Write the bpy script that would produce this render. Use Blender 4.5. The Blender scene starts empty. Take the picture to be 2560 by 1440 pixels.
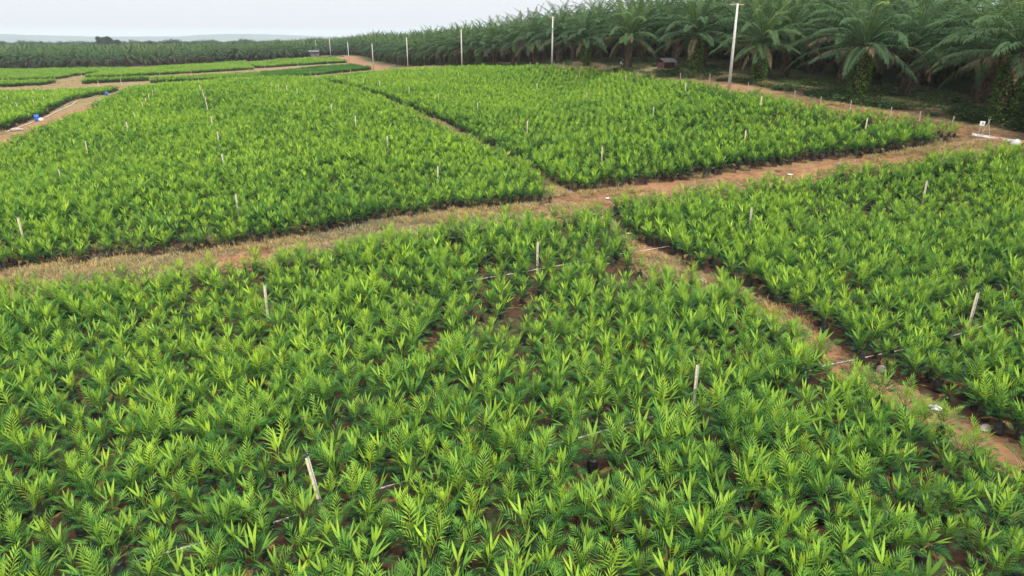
import bpy, math, random
import numpy as np
from mathutils import Vector, Matrix

rng = np.random.default_rng(11)
random.seed(11)
scene = bpy.context.scene
COL = scene.collection
R = math.radians
PI = math.pi

# ------------------------------------------------------------------ camera model
FPX, CX, CY = 1707.0, 1280.0, 720.0          # focal length and centre in photo pixels (2560 wide)
HC = 11.67                                    # camera height above the near beds (ground there is z = 0)
TH = R(19.96)                                 # downward pitch
CT, ST = math.cos(TH), math.sin(TH)
S = 0.8333

def ray(u, v):
    a = (np.asarray(u, float) - CX) / FPX
    b = (np.asarray(v, float) - CY) / FPX
    return a, CT - b * ST, -ST - b * CT       # per unit of depth

def project(X, Y, Z):
    X, Y, Z = np.asarray(X, float), np.asarray(Y, float), np.asarray(Z, float) - HC
    d = Y * CT - Z * ST
    dn = -Y * ST - Z * CT
    d = np.maximum(d, 1e-6)
    return CX + FPX * X / d, CY + FPX * dn / d, d

# ------------------------------------------------------------------ terrain: smooth surface through surveyed points
# (u, v, depth before scaling)
CTRL = [
    (0,1440,18.96),(640,1440,18.96),(1280,1440,18.96),(1920,1440,18.96),(2560,1440,18.96),
    (0,1000,28.2),(900,1000,28.2),(1800,1000,28.2),(2560,1000,27.8),
    (0,800,36.2),(700,760,38.4),(1550,640,46.5),(2200,700,40.0),(2560,700,38.5),
    (0,660,44),(400,615,46.5),(900,560,50.5),(1370,505,57),(1450,478,63.5),
    (2200,480,58),(2560,395,62),(2250,385,64),(2400,345,66),(1800,440,63.5),
    (1500,405,70.5),(1500,346,80),(1500,285,97),(1500,243,118),(1500,211,138),(1480,183,150),
    (0,520,56),(300,472,61),(700,366,76),(300,315,97),(700,243,118),(640,210,165),(790,204,182),(290,242,128),
    (0,418,75),(150,346,86),(1000,318,84),(1000,243,116),(1150,418,69),
    (960,189,196),(1155,172,209),(1380,172,156),(1270,173,180),
    (0,335,97),(88,292,118),(263,231,208),(200,250,165),
    (0,250,150),(100,230,190),
    (1822,224,96),(2100,272,80),(1960,243,90),
    (1020,169,269),(934,174,321),(873,160,377),(827,140,431),(792,142,487),(743,143,575),
    (700,192,285),(750,168,345),(900,165,345),(640,172,360),(700,150,470),(640,152,450),
    (100,200,290),(200,196,290),(300,208,225),(380,192,268),(0,178,385),(370,200,240),
    (0,172,410),(300,165,430),(600,155,465),(500,175,330),
    (2140,242,89),(2500,287,73),(1895,200,105.7),(1735,182,120),(1570,168,139),(1465,161,154),
]
EXTRA = [  # (phi, range, metres below the camera)
    (0.62,65,7.0),(0.62,110,6.5),(0.62,250,6.0),(0.45,130,5.0),(0.45,250,4.5),(0.3,180,4.5),(0.3,400,5.5),
    (0.12,220,5.0),(0.1,400,6.5),(0.0,300,6.5),(0.0,500,7.5),(-0.1,420,8.5),(-0.2,700,11.0),(0.3,800,9),(0.7,800,9),
    (-0.7,450,13.5),(-0.5,700,14),(-0.3,800,13.5),(0,1000,13),(-0.7,1500,19),(-0.3,1500,19),(0.1,1500,18),(0.6,1500,18),
    (-0.7,4000,26),(0,4000,26),(0.7,4000,26),
    (-0.7,8,11.67),(0,8,11.67),(0.7,8,11.67),(-0.75,40,10.8),(-0.75,90,10.6),(0.78,35,10.0),
]
_p, _h = [], []
for (u, v, z) in CTRL:
    z *= S
    a, fy, fz = ray(u, v)
    X, Y, Z = a * z, fy * z, fz * z
    _p.append((math.atan2(X, Y) * 2.0, math.log(math.hypot(X, Y)))); _h.append(-Z)
for (ph, r, h) in EXTRA:
    _p.append((ph * 2.0, math.log(r))); _h.append(h)
_p, _h = np.array(_p), np.array(_h)

def _U(d2):
    return np.where(d2 > 1e-12, 0.5 * d2 * np.log(np.maximum(d2, 1e-12)), 0.0)
_n = len(_p)
_K = _U(((_p[:, None] - _p[None]) ** 2).sum(-1)) + np.eye(_n) * 0.004
_P = np.hstack([np.ones((_n, 1)), _p])
_A = np.block([[_K, _P], [_P.T, np.zeros((3, 3))]])
_w = np.linalg.solve(_A, np.concatenate([_h, np.zeros(3)]))

def ground(X, Y):
    X, Y = np.asarray(X, float), np.asarray(Y, float)
    sh = X.shape
    X, Y = X.ravel(), Y.ravel()
    ph = np.clip(np.arctan2(X, Y), -0.82, 0.82) * 2.0
    lr = np.log(np.clip(np.hypot(X, Y), 8.0, 4000.0))
    out = np.empty(len(X))
    for i in range(0, len(X), 20000):
        q = np.stack([ph[i:i + 20000], lr[i:i + 20000]], 1)
        d2 = ((q[:, None] - _p[None]) ** 2).sum(-1)
        out[i:i + 20000] = _U(d2) @ _w[:_n] + _w[_n] + q @ _w[_n + 1:]
    return (HC - out).reshape(sh)

def hit(u, v, lift=0.0, zmin=10.0, zmax=900.0):
    """World points where the sight lines through photo pixels meet the terrain raised by lift."""
    u, v = np.atleast_1d(np.asarray(u, float)), np.atleast_1d(np.asarray(v, float))
    zs = np.geomspace(zmin, zmax, 700)
    a, fy, fz = ray(u, v)
    X, Y, Z = a[:, None] * zs, fy[:, None] * zs, HC + fz[:, None] * zs
    g = Z - ground(X, Y) - lift
    below = g < 0
    idx = np.where(below.any(1), below.argmax(1), len(zs) - 1)
    idx = np.maximum(idx, 1)
    k = np.arange(len(u))
    g0, g1 = g[k, idx - 1], g[k, idx]
    f = np.clip(g0 / np.where(np.abs(g0 - g1) < 1e-9, 1, g0 - g1), 0, 1)
    z = zs[idx - 1] + f * (zs[idx] - zs[idx - 1])
    X, Y = a * z, fy * z
    return np.stack([X, Y, ground(X, Y)], 1)

def poly(px):
    px = np.array(px, float)
    return hit(px[:, 0], px[:, 1])[:, :2]

def inside(P, X, Y):
    X, Y = np.asarray(X), np.asarray(Y)
    c = np.zeros(X.shape, bool)
    n = len(P)
    for i in range(n):
        x0, y0 = P[i]; x1, y1 = P[(i + 1) % n]
        if y0 == y1: continue
        t = ((y0 > Y) != (y1 > Y)) & (X < (x1 - x0) * (Y - y0) / (y1 - y0) + x0)
        c ^= t
    return c

def vnoise(X, Y, scale, seed=0):
    """Cheap smooth value noise in 0..1."""
    r = np.random.default_rng(seed)
    T = r.random((64, 64))
    x, y = np.asarray(X) / scale + 1000, np.asarray(Y) / scale + 1000
    xi, yi = np.floor(x).astype(int), np.floor(y).astype(int)
    fx, fy = x - xi, y - yi
    fx, fy = fx * fx * (3 - 2 * fx), fy * fy * (3 - 2 * fy)
    g = lambda i, j: T[i % 64, j % 64]
    return (g(xi, yi) * (1 - fx) + g(xi + 1, yi) * fx) * (1 - fy) + (g(xi, yi + 1) * (1 - fx) + g(xi + 1, yi + 1) * fx) * fy

# ------------------------------------------------------------------ object helpers
def tag(o, label=None, cat=None, group=None, kind=None):
    if label: o['label'] = label
    if cat: o['category'] = cat
    if group: o['group'] = group
    if kind: o['kind'] = kind
    return o

def empty(name, loc, rz=0.0, scale=1.0):
    o = bpy.data.objects.new(name, None)
    COL.objects.link(o)
    o.location = loc; o.rotation_euler = (0, 0, rz); o.scale = (scale,) * 3
    o.empty_display_size = 0.2
    return o

def link(name, me, parent=None):
    o = bpy.data.objects.new(name, me)
    COL.objects.link(o)
    if parent: o.parent = parent
    return o

class MB:
    """Collects shapes into one mesh."""
    def __init__(s): s.v, s.f, s.m, s.age = [], [], [], []
    def add(s, vs, fs, mi=0, age=0.0):
        b = len(s.v)
        s.v += [tuple(p) for p in vs]
        s.age += [age] * len(vs)
        for f in fs: s.f.append([b + i for i in f]); s.m.append(mi)
    def box(s, c, d, rz=0.0, mi=0, rx=0.0, ry=0.0):
        M = Matrix.Translation(c) @ Matrix.Rotation(rz, 4, 'Z') @ Matrix.Rotation(ry, 4, 'Y') @ Matrix.Rotation(rx, 4, 'X')
        vs = [M @ Vector((x * d[0] / 2, y * d[1] / 2, z * d[2] / 2)) for z in (-1, 1) for x, y in ((-1, -1), (1, -1), (1, 1), (-1, 1))]
        s.add(vs, [(3, 2, 1, 0), (4, 5, 6, 7), (0, 1, 5, 4), (1, 2, 6, 5), (2, 3, 7, 6), (3, 0, 4, 7)], mi)
    def tube(s, pts, rad, n=8, cap=True, mi=0, age=0.0):
        pts = [Vector(p) for p in pts]
        rad = [rad] * len(pts) if not hasattr(rad, '__len__') else rad
        vs = []
        for i, p in enumerate(pts):
            t = (pts[min(i + 1, len(pts) - 1)] - pts[max(i - 1, 0)]).normalized()
            ref = Vector((0, 0, 1)) if abs(t.z) < 0.9 else Vector((1, 0, 0))
            x = t.cross(ref).normalized(); y = t.cross(x).normalized()
            for k in range(n):
                an = 2 * PI * k / n
                vs.append(p + (x * math.cos(an) + y * math.sin(an)) * rad[i])
        fs = []
        for i in range(len(pts) - 1):
            for k in range(n):
                a, b = i * n + k, i * n + (k + 1) % n
                fs.append((a, a + n, b + n, b))
        if cap:
            fs.append(tuple(range(n))); fs.append(tuple(reversed(range((len(pts) - 1) * n, len(pts) * n))))
        s.add(vs, fs, mi, age)
    def lathe(s, prof, n=14, c=(0, 0, 0), mi=0, wob=0.0, cap=True):
        vs, fs = [], []
        for (r, z) in prof:
            for k in range(n):
                an = 2 * PI * k / n
                q = r * (1 + random.uniform(-wob, wob))
                vs.append((c[0] + q * math.cos(an), c[1] + q * math.sin(an), c[2] + z))
        for i in range(len(prof) - 1):
            for k in range(n):
                a, b = i * n + k, i * n + (k + 1) % n
                fs.append((a, b, b + n, a + n))
        if cap:
            fs.append(tuple(reversed(range(n)))); fs.append(tuple(range((len(prof) - 1) * n, len(prof) * n)))
        s.add(vs, fs, mi)
    def mesh(s, name, mats, smooth=False):
        me = bpy.data.meshes.new(name)
        me.from_pydata(s.v, [], s.f)
        for m in (mats if isinstance(mats, (list, tuple)) else [mats]): me.materials.append(m)
        me.polygons.foreach_set('material_index', s.m)
        if smooth: me.polygons.foreach_set('use_smooth', [True] * len(s.f))
        if any(s.age):
            at = me.attributes.new('age', 'FLOAT', 'POINT'); at.data.foreach_set('value', s.age)
        me.update()
        return me
    def build(s, name, mats, parent=None, smooth=False):
        return link(name, s.mesh(name, mats, smooth), parent)

# ------------------------------------------------------------------ materials
def mat(name):
    m = bpy.data.materials.new(name); m.use_nodes = True
    nt = m.node_tree
    return m, nt, nt.nodes, nt.links, nt.nodes['Principled BSDF']

def plain(name, col, rough=0.7, var=0.25, scale=6.0, spec=0.3, metallic=0.0, col2=None, bump=0.0):
    m, nt, N, L, bs = mat(name)
    tc = N.new('ShaderNodeTexCoord')
    no = N.new('ShaderNodeTexNoise'); no.inputs['Scale'].default_value = scale; no.inputs['Detail'].default_value = 6
    L.new(tc.outputs['Object'], no.inputs['Vector'])
    mx = N.new('ShaderNodeMix'); mx.data_type = 'RGBA'
    c2 = col2 or tuple(c * (1 - var) for c in col)
    c1 = col if col2 else tuple(min(1, c * (1 + var * 0.6)) for c in col)
    mx.inputs[6].default_value = (*c1, 1); mx.inputs[7].default_value = (*c2, 1)
    rp = N.new('ShaderNodeMapRange'); rp.inputs[1].default_value = 0.35; rp.inputs[2].default_value = 0.65
    L.new(no.outputs['Fac'], rp.inputs[0]); L.new(rp.outputs[0], mx.inputs[0])
    L.new(mx.outputs[2], bs.inputs['Base Color'])
    bs.inputs['Roughness'].default_value = rough
    bs.inputs['Specular IOR Level'].default_value = spec
    bs.inputs['Metallic'].default_value = metallic
    if bump:
        bp = N.new('ShaderNodeBump'); bp.inputs['Strength'].default_value = bump; bp.inputs['Distance'].default_value = 0.02
        L.new(no.outputs['Fac'], bp.inputs['Height']); L.new(bp.outputs[0], bs.inputs['Normal'])
    return m

def leaf_mat(name, young, mature, old, rough=0.42, transl=0.3, tintc=((0.30, 0.48, 0.70), (1.35, 1.18, 0.75)), patch=9.0, spec=0.16):
    """Leaf: colour by the leaf's own age, by the plant's own tint and by broad patches of the field."""
    m, nt, N, L, bs = mat(name)
    at = N.new('ShaderNodeAttribute'); at.attribute_name = 'age'
    cr = N.new('ShaderNodeValToRGB')
    cr.color_ramp.elements[0].position = 0.0; cr.color_ramp.elements[0].color = (*young, 1)
    cr.color_ramp.elements[1].position = 1.0; cr.color_ramp.elements[1].color = (*old, 1)
    e = cr.color_ramp.elements.new(0.5); e.color = (*mature, 1)
    L.new(at.outputs['Fac'], cr.inputs[0])
    ti = N.new('ShaderNodeAttribute'); ti.attribute_type = 'INSTANCER'; ti.attribute_name = 'tint'
    geo = N.new('ShaderNodeNewGeometry')
    no = N.new('ShaderNodeTexNoise'); no.inputs['Scale'].default_value = 1.0 / patch; no.inputs['Detail'].default_value = 3
    L.new(geo.outputs['Position'], no.inputs['Vector'])
    mr = N.new('ShaderNodeMapRange'); mr.inputs[1].default_value = 0.3; mr.inputs[2].default_value = 0.7
    mr.inputs[3].default_value = -0.35; mr.inputs[4].default_value = 0.35
    L.new(no.outputs['Fac'], mr.inputs[0])
    ad = N.new('ShaderNodeMath'); ad.operation = 'ADD'
    L.new(ti.outputs['Fac'], ad.inputs[0]); L.new(mr.outputs[0], ad.inputs[1])
    tr = N.new('ShaderNodeMapRange'); tr.inputs[1].default_value = -1; tr.inputs[2].default_value = 1
    L.new(ad.outputs[0], tr.inputs[0])
    tc = N.new('ShaderNodeValToRGB')
    tc.color_ramp.elements[0].color = (*tintc[0], 1); tc.color_ramp.elements[1].color = (*tintc[1], 1)
    e = tc.color_ramp.elements.new(0.5); e.color = (1, 1, 1, 1)
    L.new(tr.outputs[0], tc.inputs[0])
    mu = N.new('ShaderNodeMix'); mu.data_type = 'RGBA'; mu.blend_type = 'MULTIPLY'; mu.inputs[0].default_value = 1
    L.new(cr.outputs[0], mu.inputs[6]); L.new(tc.outputs[0], mu.inputs[7])
    L.new(mu.outputs[2], bs.inputs['Base Color'])
    bs.inputs['Roughness'].default_value = rough
    bs.inputs['Specular IOR Level'].default_value = spec
    tb = N.new('ShaderNodeBsdfTranslucent'); L.new(mu.outputs[2], tb.inputs['Color'])
    ms = N.new('ShaderNodeMixShader'); ms.inputs[0].default_value = transl
    L.new(bs.outputs[0], ms.inputs[1]); L.new(tb.outputs[0], ms.inputs[2])
    L.new(ms.outputs[0], N['Material Output'].inputs['Surface'])
    return m

M = {}
M['seedling'] = leaf_mat('seedling_leaf', (0.315, 0.48, 0.05), (0.060, 0.180, 0.027), (0.013, 0.048, 0.016), 0.5, 0.22)  # leaf-age tones, with extra light on top and shade below put into the colours
M['dryleaf'] = plain('dry_leaf', (0.26, 0.17, 0.06), 0.8, 0.4, 9, 0.1)
M['bag'] = plain('black_polybag', (0.028, 0.030, 0.034), 0.42, 0.4, 9, 0.5, bump=0.4)
M['bagsoil'] = plain('bag_soil', (0.07, 0.042, 0.026), 0.95, 0.3, 12)
M['palm'] = leaf_mat('palm_frond', (0.15, 0.20, 0.045), (0.070, 0.128, 0.050), (0.036, 0.066, 0.032), 0.6, 0.2,
                     ((0.75, 0.85, 1.0), (1.3, 1.2, 0.85)), 14.0, 0.08)
M['dryfrond'] = plain('dry_frond', (0.19, 0.135, 0.075), 0.8, 0.35, 1.5, 0.2, col2=(0.085, 0.075, 0.048))
M['trunk'] = plain('palm_trunk', (0.085, 0.062, 0.042), 0.95, 0.5, 3.0, 0.1, bump=1.0)
M['creeper'] = leaf_mat('creeper_leaf', (0.19, 0.31, 0.045), (0.11, 0.21, 0.035), (0.065, 0.12, 0.03), 0.5, 0.25)
M['wood'] = plain('pale_stake_wood', (0.72, 0.60, 0.42), 0.75, 0.25, 14, 0.2)
M['pvc'] = plain('white_pvc', (0.50, 0.49, 0.46), 0.4, 0.25, 5, 0.4)
M['plastic'] = plain('black_plastic', (0.03, 0.03, 0.033), 0.4, 0.2, 8, 0.5)
M['concrete'] = plain('pole_concrete', (0.52, 0.50, 0.46), 0.85, 0.18, 2.5, 0.2)
M['arm'] = plain('crossarm_wood', (0.42, 0.27, 0.15), 0.8, 0.3, 6, 0.2)
M['ceramic'] = plain('brown_insulator', (0.12, 0.06, 0.04), 0.3, 0.2, 8, 0.5)
M['post'] = plain('fence_post_wood', (0.42, 0.36, 0.28), 0.85, 0.35, 9, 0.2)
M['wire'] = plain('fence_wire', (0.25, 0.24, 0.23), 0.5, 0.2, 9, 0.4, 0.6)
M['plank'] = plain('red_brown_plank', (0.16, 0.062, 0.048), 0.85, 0.4, 4, 0.2)
M['greyplank'] = plain('weathered_plank', (0.16, 0.14, 0.125), 0.9, 0.4, 4, 0.2)
M['tin'] = plain('corrugated_tin', (0.11, 0.105, 0.105), 0.6, 0.3, 1.4, 0.3, 0.0, col2=(0.06, 0.055, 0.05))
M['tinpale'] = plain('pale_tin', (0.10, 0.10, 0.115), 0.6, 0.3, 2, 0.3)
M['blue'] = plain('blue_drum', (0.025, 0.13, 0.50), 0.4, 0.15, 5, 0.5)
M['sack'] = plain('white_sack', (0.62, 0.61, 0.57), 0.8, 0.2, 6, 0.2, bump=0.6)
M['orange'] = plain('orange_sack', (0.52, 0.25, 0.09), 0.8, 0.2, 6, 0.2)
M['stone'] = plain('grey_stone', (0.34, 0.29, 0.25), 0.9, 0.35, 7, 0.2, bump=0.8)
M['signwhite'] = plain('sign_white', (0.62, 0.62, 0.58), 0.6, 0.12, 5, 0.3)
M['signgrey'] = plain('sign_grey', (0.30, 0.31, 0.30), 0.7, 0.3, 8, 0.2)
M['skin'] = plain('skin', (0.32, 0.18, 0.11), 0.6, 0.1, 5, 0.3)
M['cloth'] = plain('dark_cloth', (0.03, 0.032, 0.045), 0.9, 0.2, 5, 0.2)
M['trouser'] = plain('grey_trousers', (0.10, 0.10, 0.12), 0.9, 0.2, 5, 0.2)
M['redpaint'] = plain('red_paint', (0.36, 0.06, 0.045), 0.35, 0.15, 5, 0.5)
M['rubber'] = plain('rubber', (0.022, 0.022, 0.022), 0.8, 0.2, 5, 0.3)
M['metal'] = plain('grey_metal', (0.4, 0.4, 0.4), 0.35, 0.2, 5, 0.5, 0.8)
M['drygrass'] = leaf_mat('dry_grass_blade', (0.22, 0.22, 0.07), (0.50, 0.40, 0.21), (0.40, 0.30, 0.16), 0.7, 0.35)
M['verge'] = leaf_mat('verge_plant', (0.085, 0.14, 0.035), (0.048, 0.088, 0.028), (0.055, 0.06, 0.028), 0.6, 0.2)
M['farleaf'] = plain('far_tree_leaf', (0.05, 0.075, 0.05), 0.8, 0.35, 0.15, 0.2)
M['bark'] = plain('bark', (0.10, 0.08, 0.06), 0.9, 0.3, 2, 0.1)
M['hill'] = plain('hill_forest', (0.045, 0.075, 0.045), 0.95, 0.4, 0.004, 0.05)

def ground_mat():
    m, nt, N, L, bs = mat('plantation_soil')
    geo = N.new('ShaderNodeNewGeometry')
    def noise(scale, detail=6, rough=0.6):
        n = N.new('ShaderNodeTexNoise'); n.inputs['Scale'].default_value = scale; n.inputs['Detail'].default_value = detail
        n.inputs['Roughness'].default_value = rough
        L.new(geo.outputs['Position'], n.inputs['Vector']); return n.outputs['Fac']
    def ramp(f, a, b):
        r = N.new('ShaderNodeMapRange'); r.inputs[1].default_value = a; r.inputs[2].default_value = b; r.interpolation_type = 'SMOOTHSTEP'
        L.new(f, r.inputs[0]); return r.outputs[0]
    def mix(f, a, b):
        x = N.new('ShaderNodeMix'); x.data_type = 'RGBA'
        if hasattr(f, 'links'): L.new(f, x.inputs[0])
        else: x.inputs[0].default_value = f
        for s, c in ((6, a), (7, b)):
            if isinstance(c, tuple): x.inputs[s].default_value = (*c, 1)
            else: L.new(c, x.inputs[s])
        return x.outputs[2]
    def math2(op, a, b):
        x = N.new('ShaderNodeMath'); x.operation = op; x.use_clamp = True
        for i, c in enumerate((a, b)):
            if hasattr(c, 'links'): L.new(c, x.inputs[i])
            else: x.inputs[i].default_value = c
        return x.outputs[0]
    def attr(n):
        a = N.new('ShaderNodeAttribute'); a.attribute_name = n; return a.outputs['Fac']
    n1, n2, n3, n4 = noise(0.35, 5), noise(2.2, 8, 0.7), noise(14, 8, 0.75), noise(0.12, 4)
    path = mix(ramp(n1, 0.4, 0.65), (0.265, 0.135, 0.062), (0.215, 0.132, 0.075))
    path = mix(ramp(n2, 0.44, 0.66), path, (0.15, 0.078, 0.045))
    path = mix(math2('MULTIPLY', ramp(n3, 0.48, 0.72), 0.75), path, (0.34, 0.24, 0.15))
    grass = mix(ramp(n2, 0.35, 0.7), (0.22, 0.175, 0.095), (0.125, 0.125, 0.052))
    soil = mix(ramp(n1, 0.35, 0.65), (0.070, 0.036, 0.022), (0.052, 0.031, 0.019))
    soil = mix(ramp(n3, 0.45, 0.75), soil, (0.088, 0.052, 0.034))
    floor = mix(ramp(n2, 0.35, 0.65), (0.038, 0.050, 0.020), (0.062, 0.052, 0.028))
    floor = mix(ramp(n4, 0.5, 0.6), floor, (0.034, 0.046, 0.018))
    bank = mix(ramp(n2, 0.4, 0.6), (0.15, 0.068, 0.045), (0.10, 0.075, 0.042))
    jit = math2('SUBTRACT', n2, 0.5)
    def edge(a):
        x = N.new('ShaderNodeMath'); x.operation = 'MULTIPLY_ADD'
        L.new(n2, x.inputs[0]); x.inputs[1].default_value = 0.9; x.inputs[2].default_value = -0.45
        y = N.new('ShaderNodeMath'); y.operation = 'ADD'; L.new(x.outputs[0], y.inputs[0]); L.new(a, y.inputs[1])
        return ramp(y.outputs[0], 0.3, 0.7)
    c = mix(edge(attr('grassy')), path, grass)
    c = mix(edge(attr('bank')), c, bank)
    c = mix(edge(attr('forest')), c, floor)
    c = mix(edge(attr('bed')), c, soil)
    L.new(c, bs.inputs['Base Color'])
    bs.inputs['Roughness'].default_value = 0.95; bs.inputs['Specular IOR Level'].default_value = 0.15
    bp = N.new('ShaderNodeBump'); bp.inputs['Strength'].default_value = 0.7; bp.inputs['Distance'].default_value = 0.08
    L.new(n3, bp.inputs['Height']); L.new(bp.outputs[0], bs.inputs['Normal'])
    return m
M['ground'] = ground_mat()

# ------------------------------------------------------------------ layout: beds traced on the terrain
BEDS = {
 'front bed': [(-700,2400),(-500,800),(0,757),(300,719),(500,694),(740,655),(1000,613),(1250,577),(1400,565),(1515,556),(1560,612),(1600,690),(1700,702),
               (1800,735),(1895,790),(2012,868),(2100,950),(2250,1030),(2350,1096),(2460,1158),(2640,1250),(3000,1480),(3300,2400)],
 'right bed': [(1515,522),(1700,513),(1920,476),(2100,446),(2300,421),(2460,403),(2640,390),(3200,345),(3400,700),(3500,1500),(3000,1340),(2700,1192),(2490,1082),(2400,1037),
               (2310,984),(2240,957),(2160,917),(2105,872),(2010,797),(1905,752),(1840,705),(1740,672),(1640,622),(1570,592)],
 'upper right bed': [(1408,478),(1460,481),(1535,469),(1650,458),(1800,436),(1930,416),(2080,397),(2250,381),(2340,365),(2395,349),(2415,343),(2248,320),(2085,295),
               (1935,263),(1805,240),(1690,221),(1555,197),(1480,186),(1400,180),(1300,178),(1150,178),(1000,186),(960,191),(880,198),(795,207),(855,216),(914,233),(982,255),(1060,289),
               (1130,321),(1204,361),(1290,404),(1352,440)],
 'upper left bed': [(-500,800),(0,682),(72,675),(150,662),(277,651),(405,640),(515,629),(657,605),(826,582),(980,551),(1112,530),(1204,526),(1340,511),(1378,506),
               (1352,470),(1328,446),(1270,414),(1190,374),(1110,333),(1040,300),(962,262),(892,236),(832,221),(776,208),(640,210),(500,217),(400,222),(300,249),(190,305),(75,350),(-20,390),(-500,575)],
 'left bed': [(0,331),(82,300),(107,292),(155,265),(217,245),(297,225),(225,231),(130,241),(0,246),(-800,270),(-800,600)],
 'left strip': [(-800,238),(0,219),(100,214),(146,208),(120,209),(0,213),(-800,222)],
 'far left bed': [(-800,210),(0,204),(145,199),(187,191),(250,184),(360,177),(240,175.5),(120,177.5),(0,178.5),(-800,186)],
 'far middle bed': [(215,197),(375,190),(386,175),(320,179),(255,186)],
 'far middle strip': [(205,211),(372,203.5),(372,201),(212,207)],
 'far centre bed': [(377,190),(500,183),(635,174),(613,158),(500,165.5),(390,174)],
 'far centre strip': [(377,209),(500,204),(654,197),(644,188),(500,198),(378,205)],
 'dark far bed': [(650,187),(700,182),(846,168.5),(880,167),(930,175),(800,188),(660,198)],
 'farthest bed': [(641,171),(760,164),(868,157),(838,149.5),(771,150),(700,154),(622,161)],
}
POLY = {k: poly(v) for k, v in BEDS.items()}
ROAD = poly([(838,142),(872,159),(935,174),(965,178),(1000,174),(950,168),(915,157),(880,150),(852,142)])
# pole line, measured along the field edge
pole_tops_depth = [96, 155, 209, 269, 321, 377, 431, 487, 541, 595]
POLE_U = [1822, 1379.5, 1155, 1020, 934, 873, 827, 792, 763, 743]
POLE_V = [223, 171, 171, 171, 174, 160, 140.5, 142, 143, 143]
def at_depth(u, v, z):
    a, fy, fz = ray(u, v)
    X, Y = float(a * z), float(fy * z)
    return X, Y, float(ground(np.array([X]), np.array([Y]))[0])
POLES = [at_depth(u, v, z * S) for u, v, z in zip(POLE_U, POLE_V, pole_tops_depth)]
_p0, _p1 = np.array(POLES[0][:2]), np.array(POLES[2][:2])
LDIR = (_p1 - _p0) / np.linalg.norm(_p1 - _p0)         # along the pole line, away from the camera
LNRM = np.array([LDIR[1], -LDIR[0]])                    # to the right, into the palms
def line_coords(X, Y):
    dx, dy = X - _p0[0], Y - _p0[1]
    return dx * LDIR[0] + dy * LDIR[1], dx * LNRM[0] + dy * LNRM[1]

# ------------------------------------------------------------------ ground sheet (one grid, cut into soil, paths and open ground)
def build_ground():
    ph = np.concatenate([np.linspace(-PI * 0.6, -0.80, 24)[:-1], np.linspace(-0.80, 0.80, 520), np.linspace(0.80, PI * 0.6, 24)[1:]])
    rr = np.concatenate([[0.5, 3, 5], np.geomspace(7.5, 620, 420), np.geomspace(640, 6500, 40)])
    PH, RR = np.meshgrid(ph, rr, indexing='ij')
    X, Y = RR * np.sin(PH), RR * np.cos(PH)
    Z = ground(X, Y)
    fine = (vnoise(X, Y, 1.7, 3) - 0.5) * 0.10 + (vnoise(X, Y, 0.6, 4) - 0.5) * 0.05
    Z = Z + fine * (RR < 200)
    bed = np.zeros(X.shape)
    for P in POLY.values(): bed = np.maximum(bed, inside(P, X, Y))
    road = inside(ROAD, X, Y)
    s, d = line_coords(X, Y)
    forest = np.clip((d - 9.5 - 1.5 * vnoise(X, Y, 6, 5)) / 2.0, 0, 1) * (RR > 40)
    _, pv, _ = project(X, Y, Z)
    pu, _, _ = project(X, Y, Z)
    farleft = (RR > 330) & (d < 0) & (bed < 0.5) & (pv < 181.5 - 0.045 * pu) & ~road
    forest = np.maximum(forest, farleft * 1.0)
    bank = np.clip(1 - np.abs(d - 5.5) / 4.0, 0, 1) * (s < 25) * (RR > 40) * 0.75
    gr = np.clip((vnoise(X, Y, 5, 6) - 0.35) * 1.8, 0, 1)
    leftroad = (pu < 1330) & (RR > 25) & (RR < 70)
    gr = np.where(leftroad, np.clip(gr + 0.08, 0, 1), gr * 0.5)
    gr = np.where(road, 0, gr)
    gr = np.where((RR > 120) & (d < 0) & ~road, np.clip(gr * 0.7 + 0.42, 0, 1), gr)
    gr = np.where((d > 3.6) & (RR > 45), np.clip(gr + 0.55, 0, 1), gr)
    n, m = X.shape
    idx = np.arange(n * m).reshape(n, m)
    q = np.stack([idx[:-1, :-1], idx[1:, :-1], idx[1:, 1:], idx[:-1, 1:]], -1).reshape(-1, 4)[:, ::-1]
    cen = lambda A: A.ravel()[q].mean(1)
    fb, ff, = cen(bed), cen(forest)
    zone = np.where(fb > 0.5, 1, np.where((ff > 0.5) | (cen(RR) > 620) | (np.abs(cen(PH)) > 0.8), 0, 2))
    V = np.stack([X.ravel(), Y.ravel(), Z.ravel()], 1)
    for z, name in ((0, 'ground'), (1, 'field_soil'), (2, 'dirt_path')):
        fq = q[zone == z]
        used, inv = np.unique(fq, return_inverse=True)
        me = bpy.data.meshes.new(name)
        me.vertices.add(len(used)); me.vertices.foreach_set('co', V[used].ravel())
        me.loops.add(fq.size); me.loops.foreach_set('vertex_index', inv.ravel().astype(np.int32))
        me.polygons.add(len(fq))
        me.polygons.foreach_set('loop_start', np.arange(0, fq.size, 4, dtype=np.int32))
        me.polygons.foreach_set('loop_total', np.full(len(fq), 4, dtype=np.int32))
        me.polygons.foreach_set('use_smooth', np.ones(len(fq), bool))
        for nm, A in (('bed', bed), ('forest', forest), ('grassy', gr), ('bank', bank)):
            at = me.attributes.new(nm, 'FLOAT', 'POINT'); at.data.foreach_set('value', A.ravel()[used].astype(np.float32))
        me.materials.append(M['ground']); me.update(); me.validate()
        o = link(name, me); tag(o, kind='structure')
build_ground()

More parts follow.
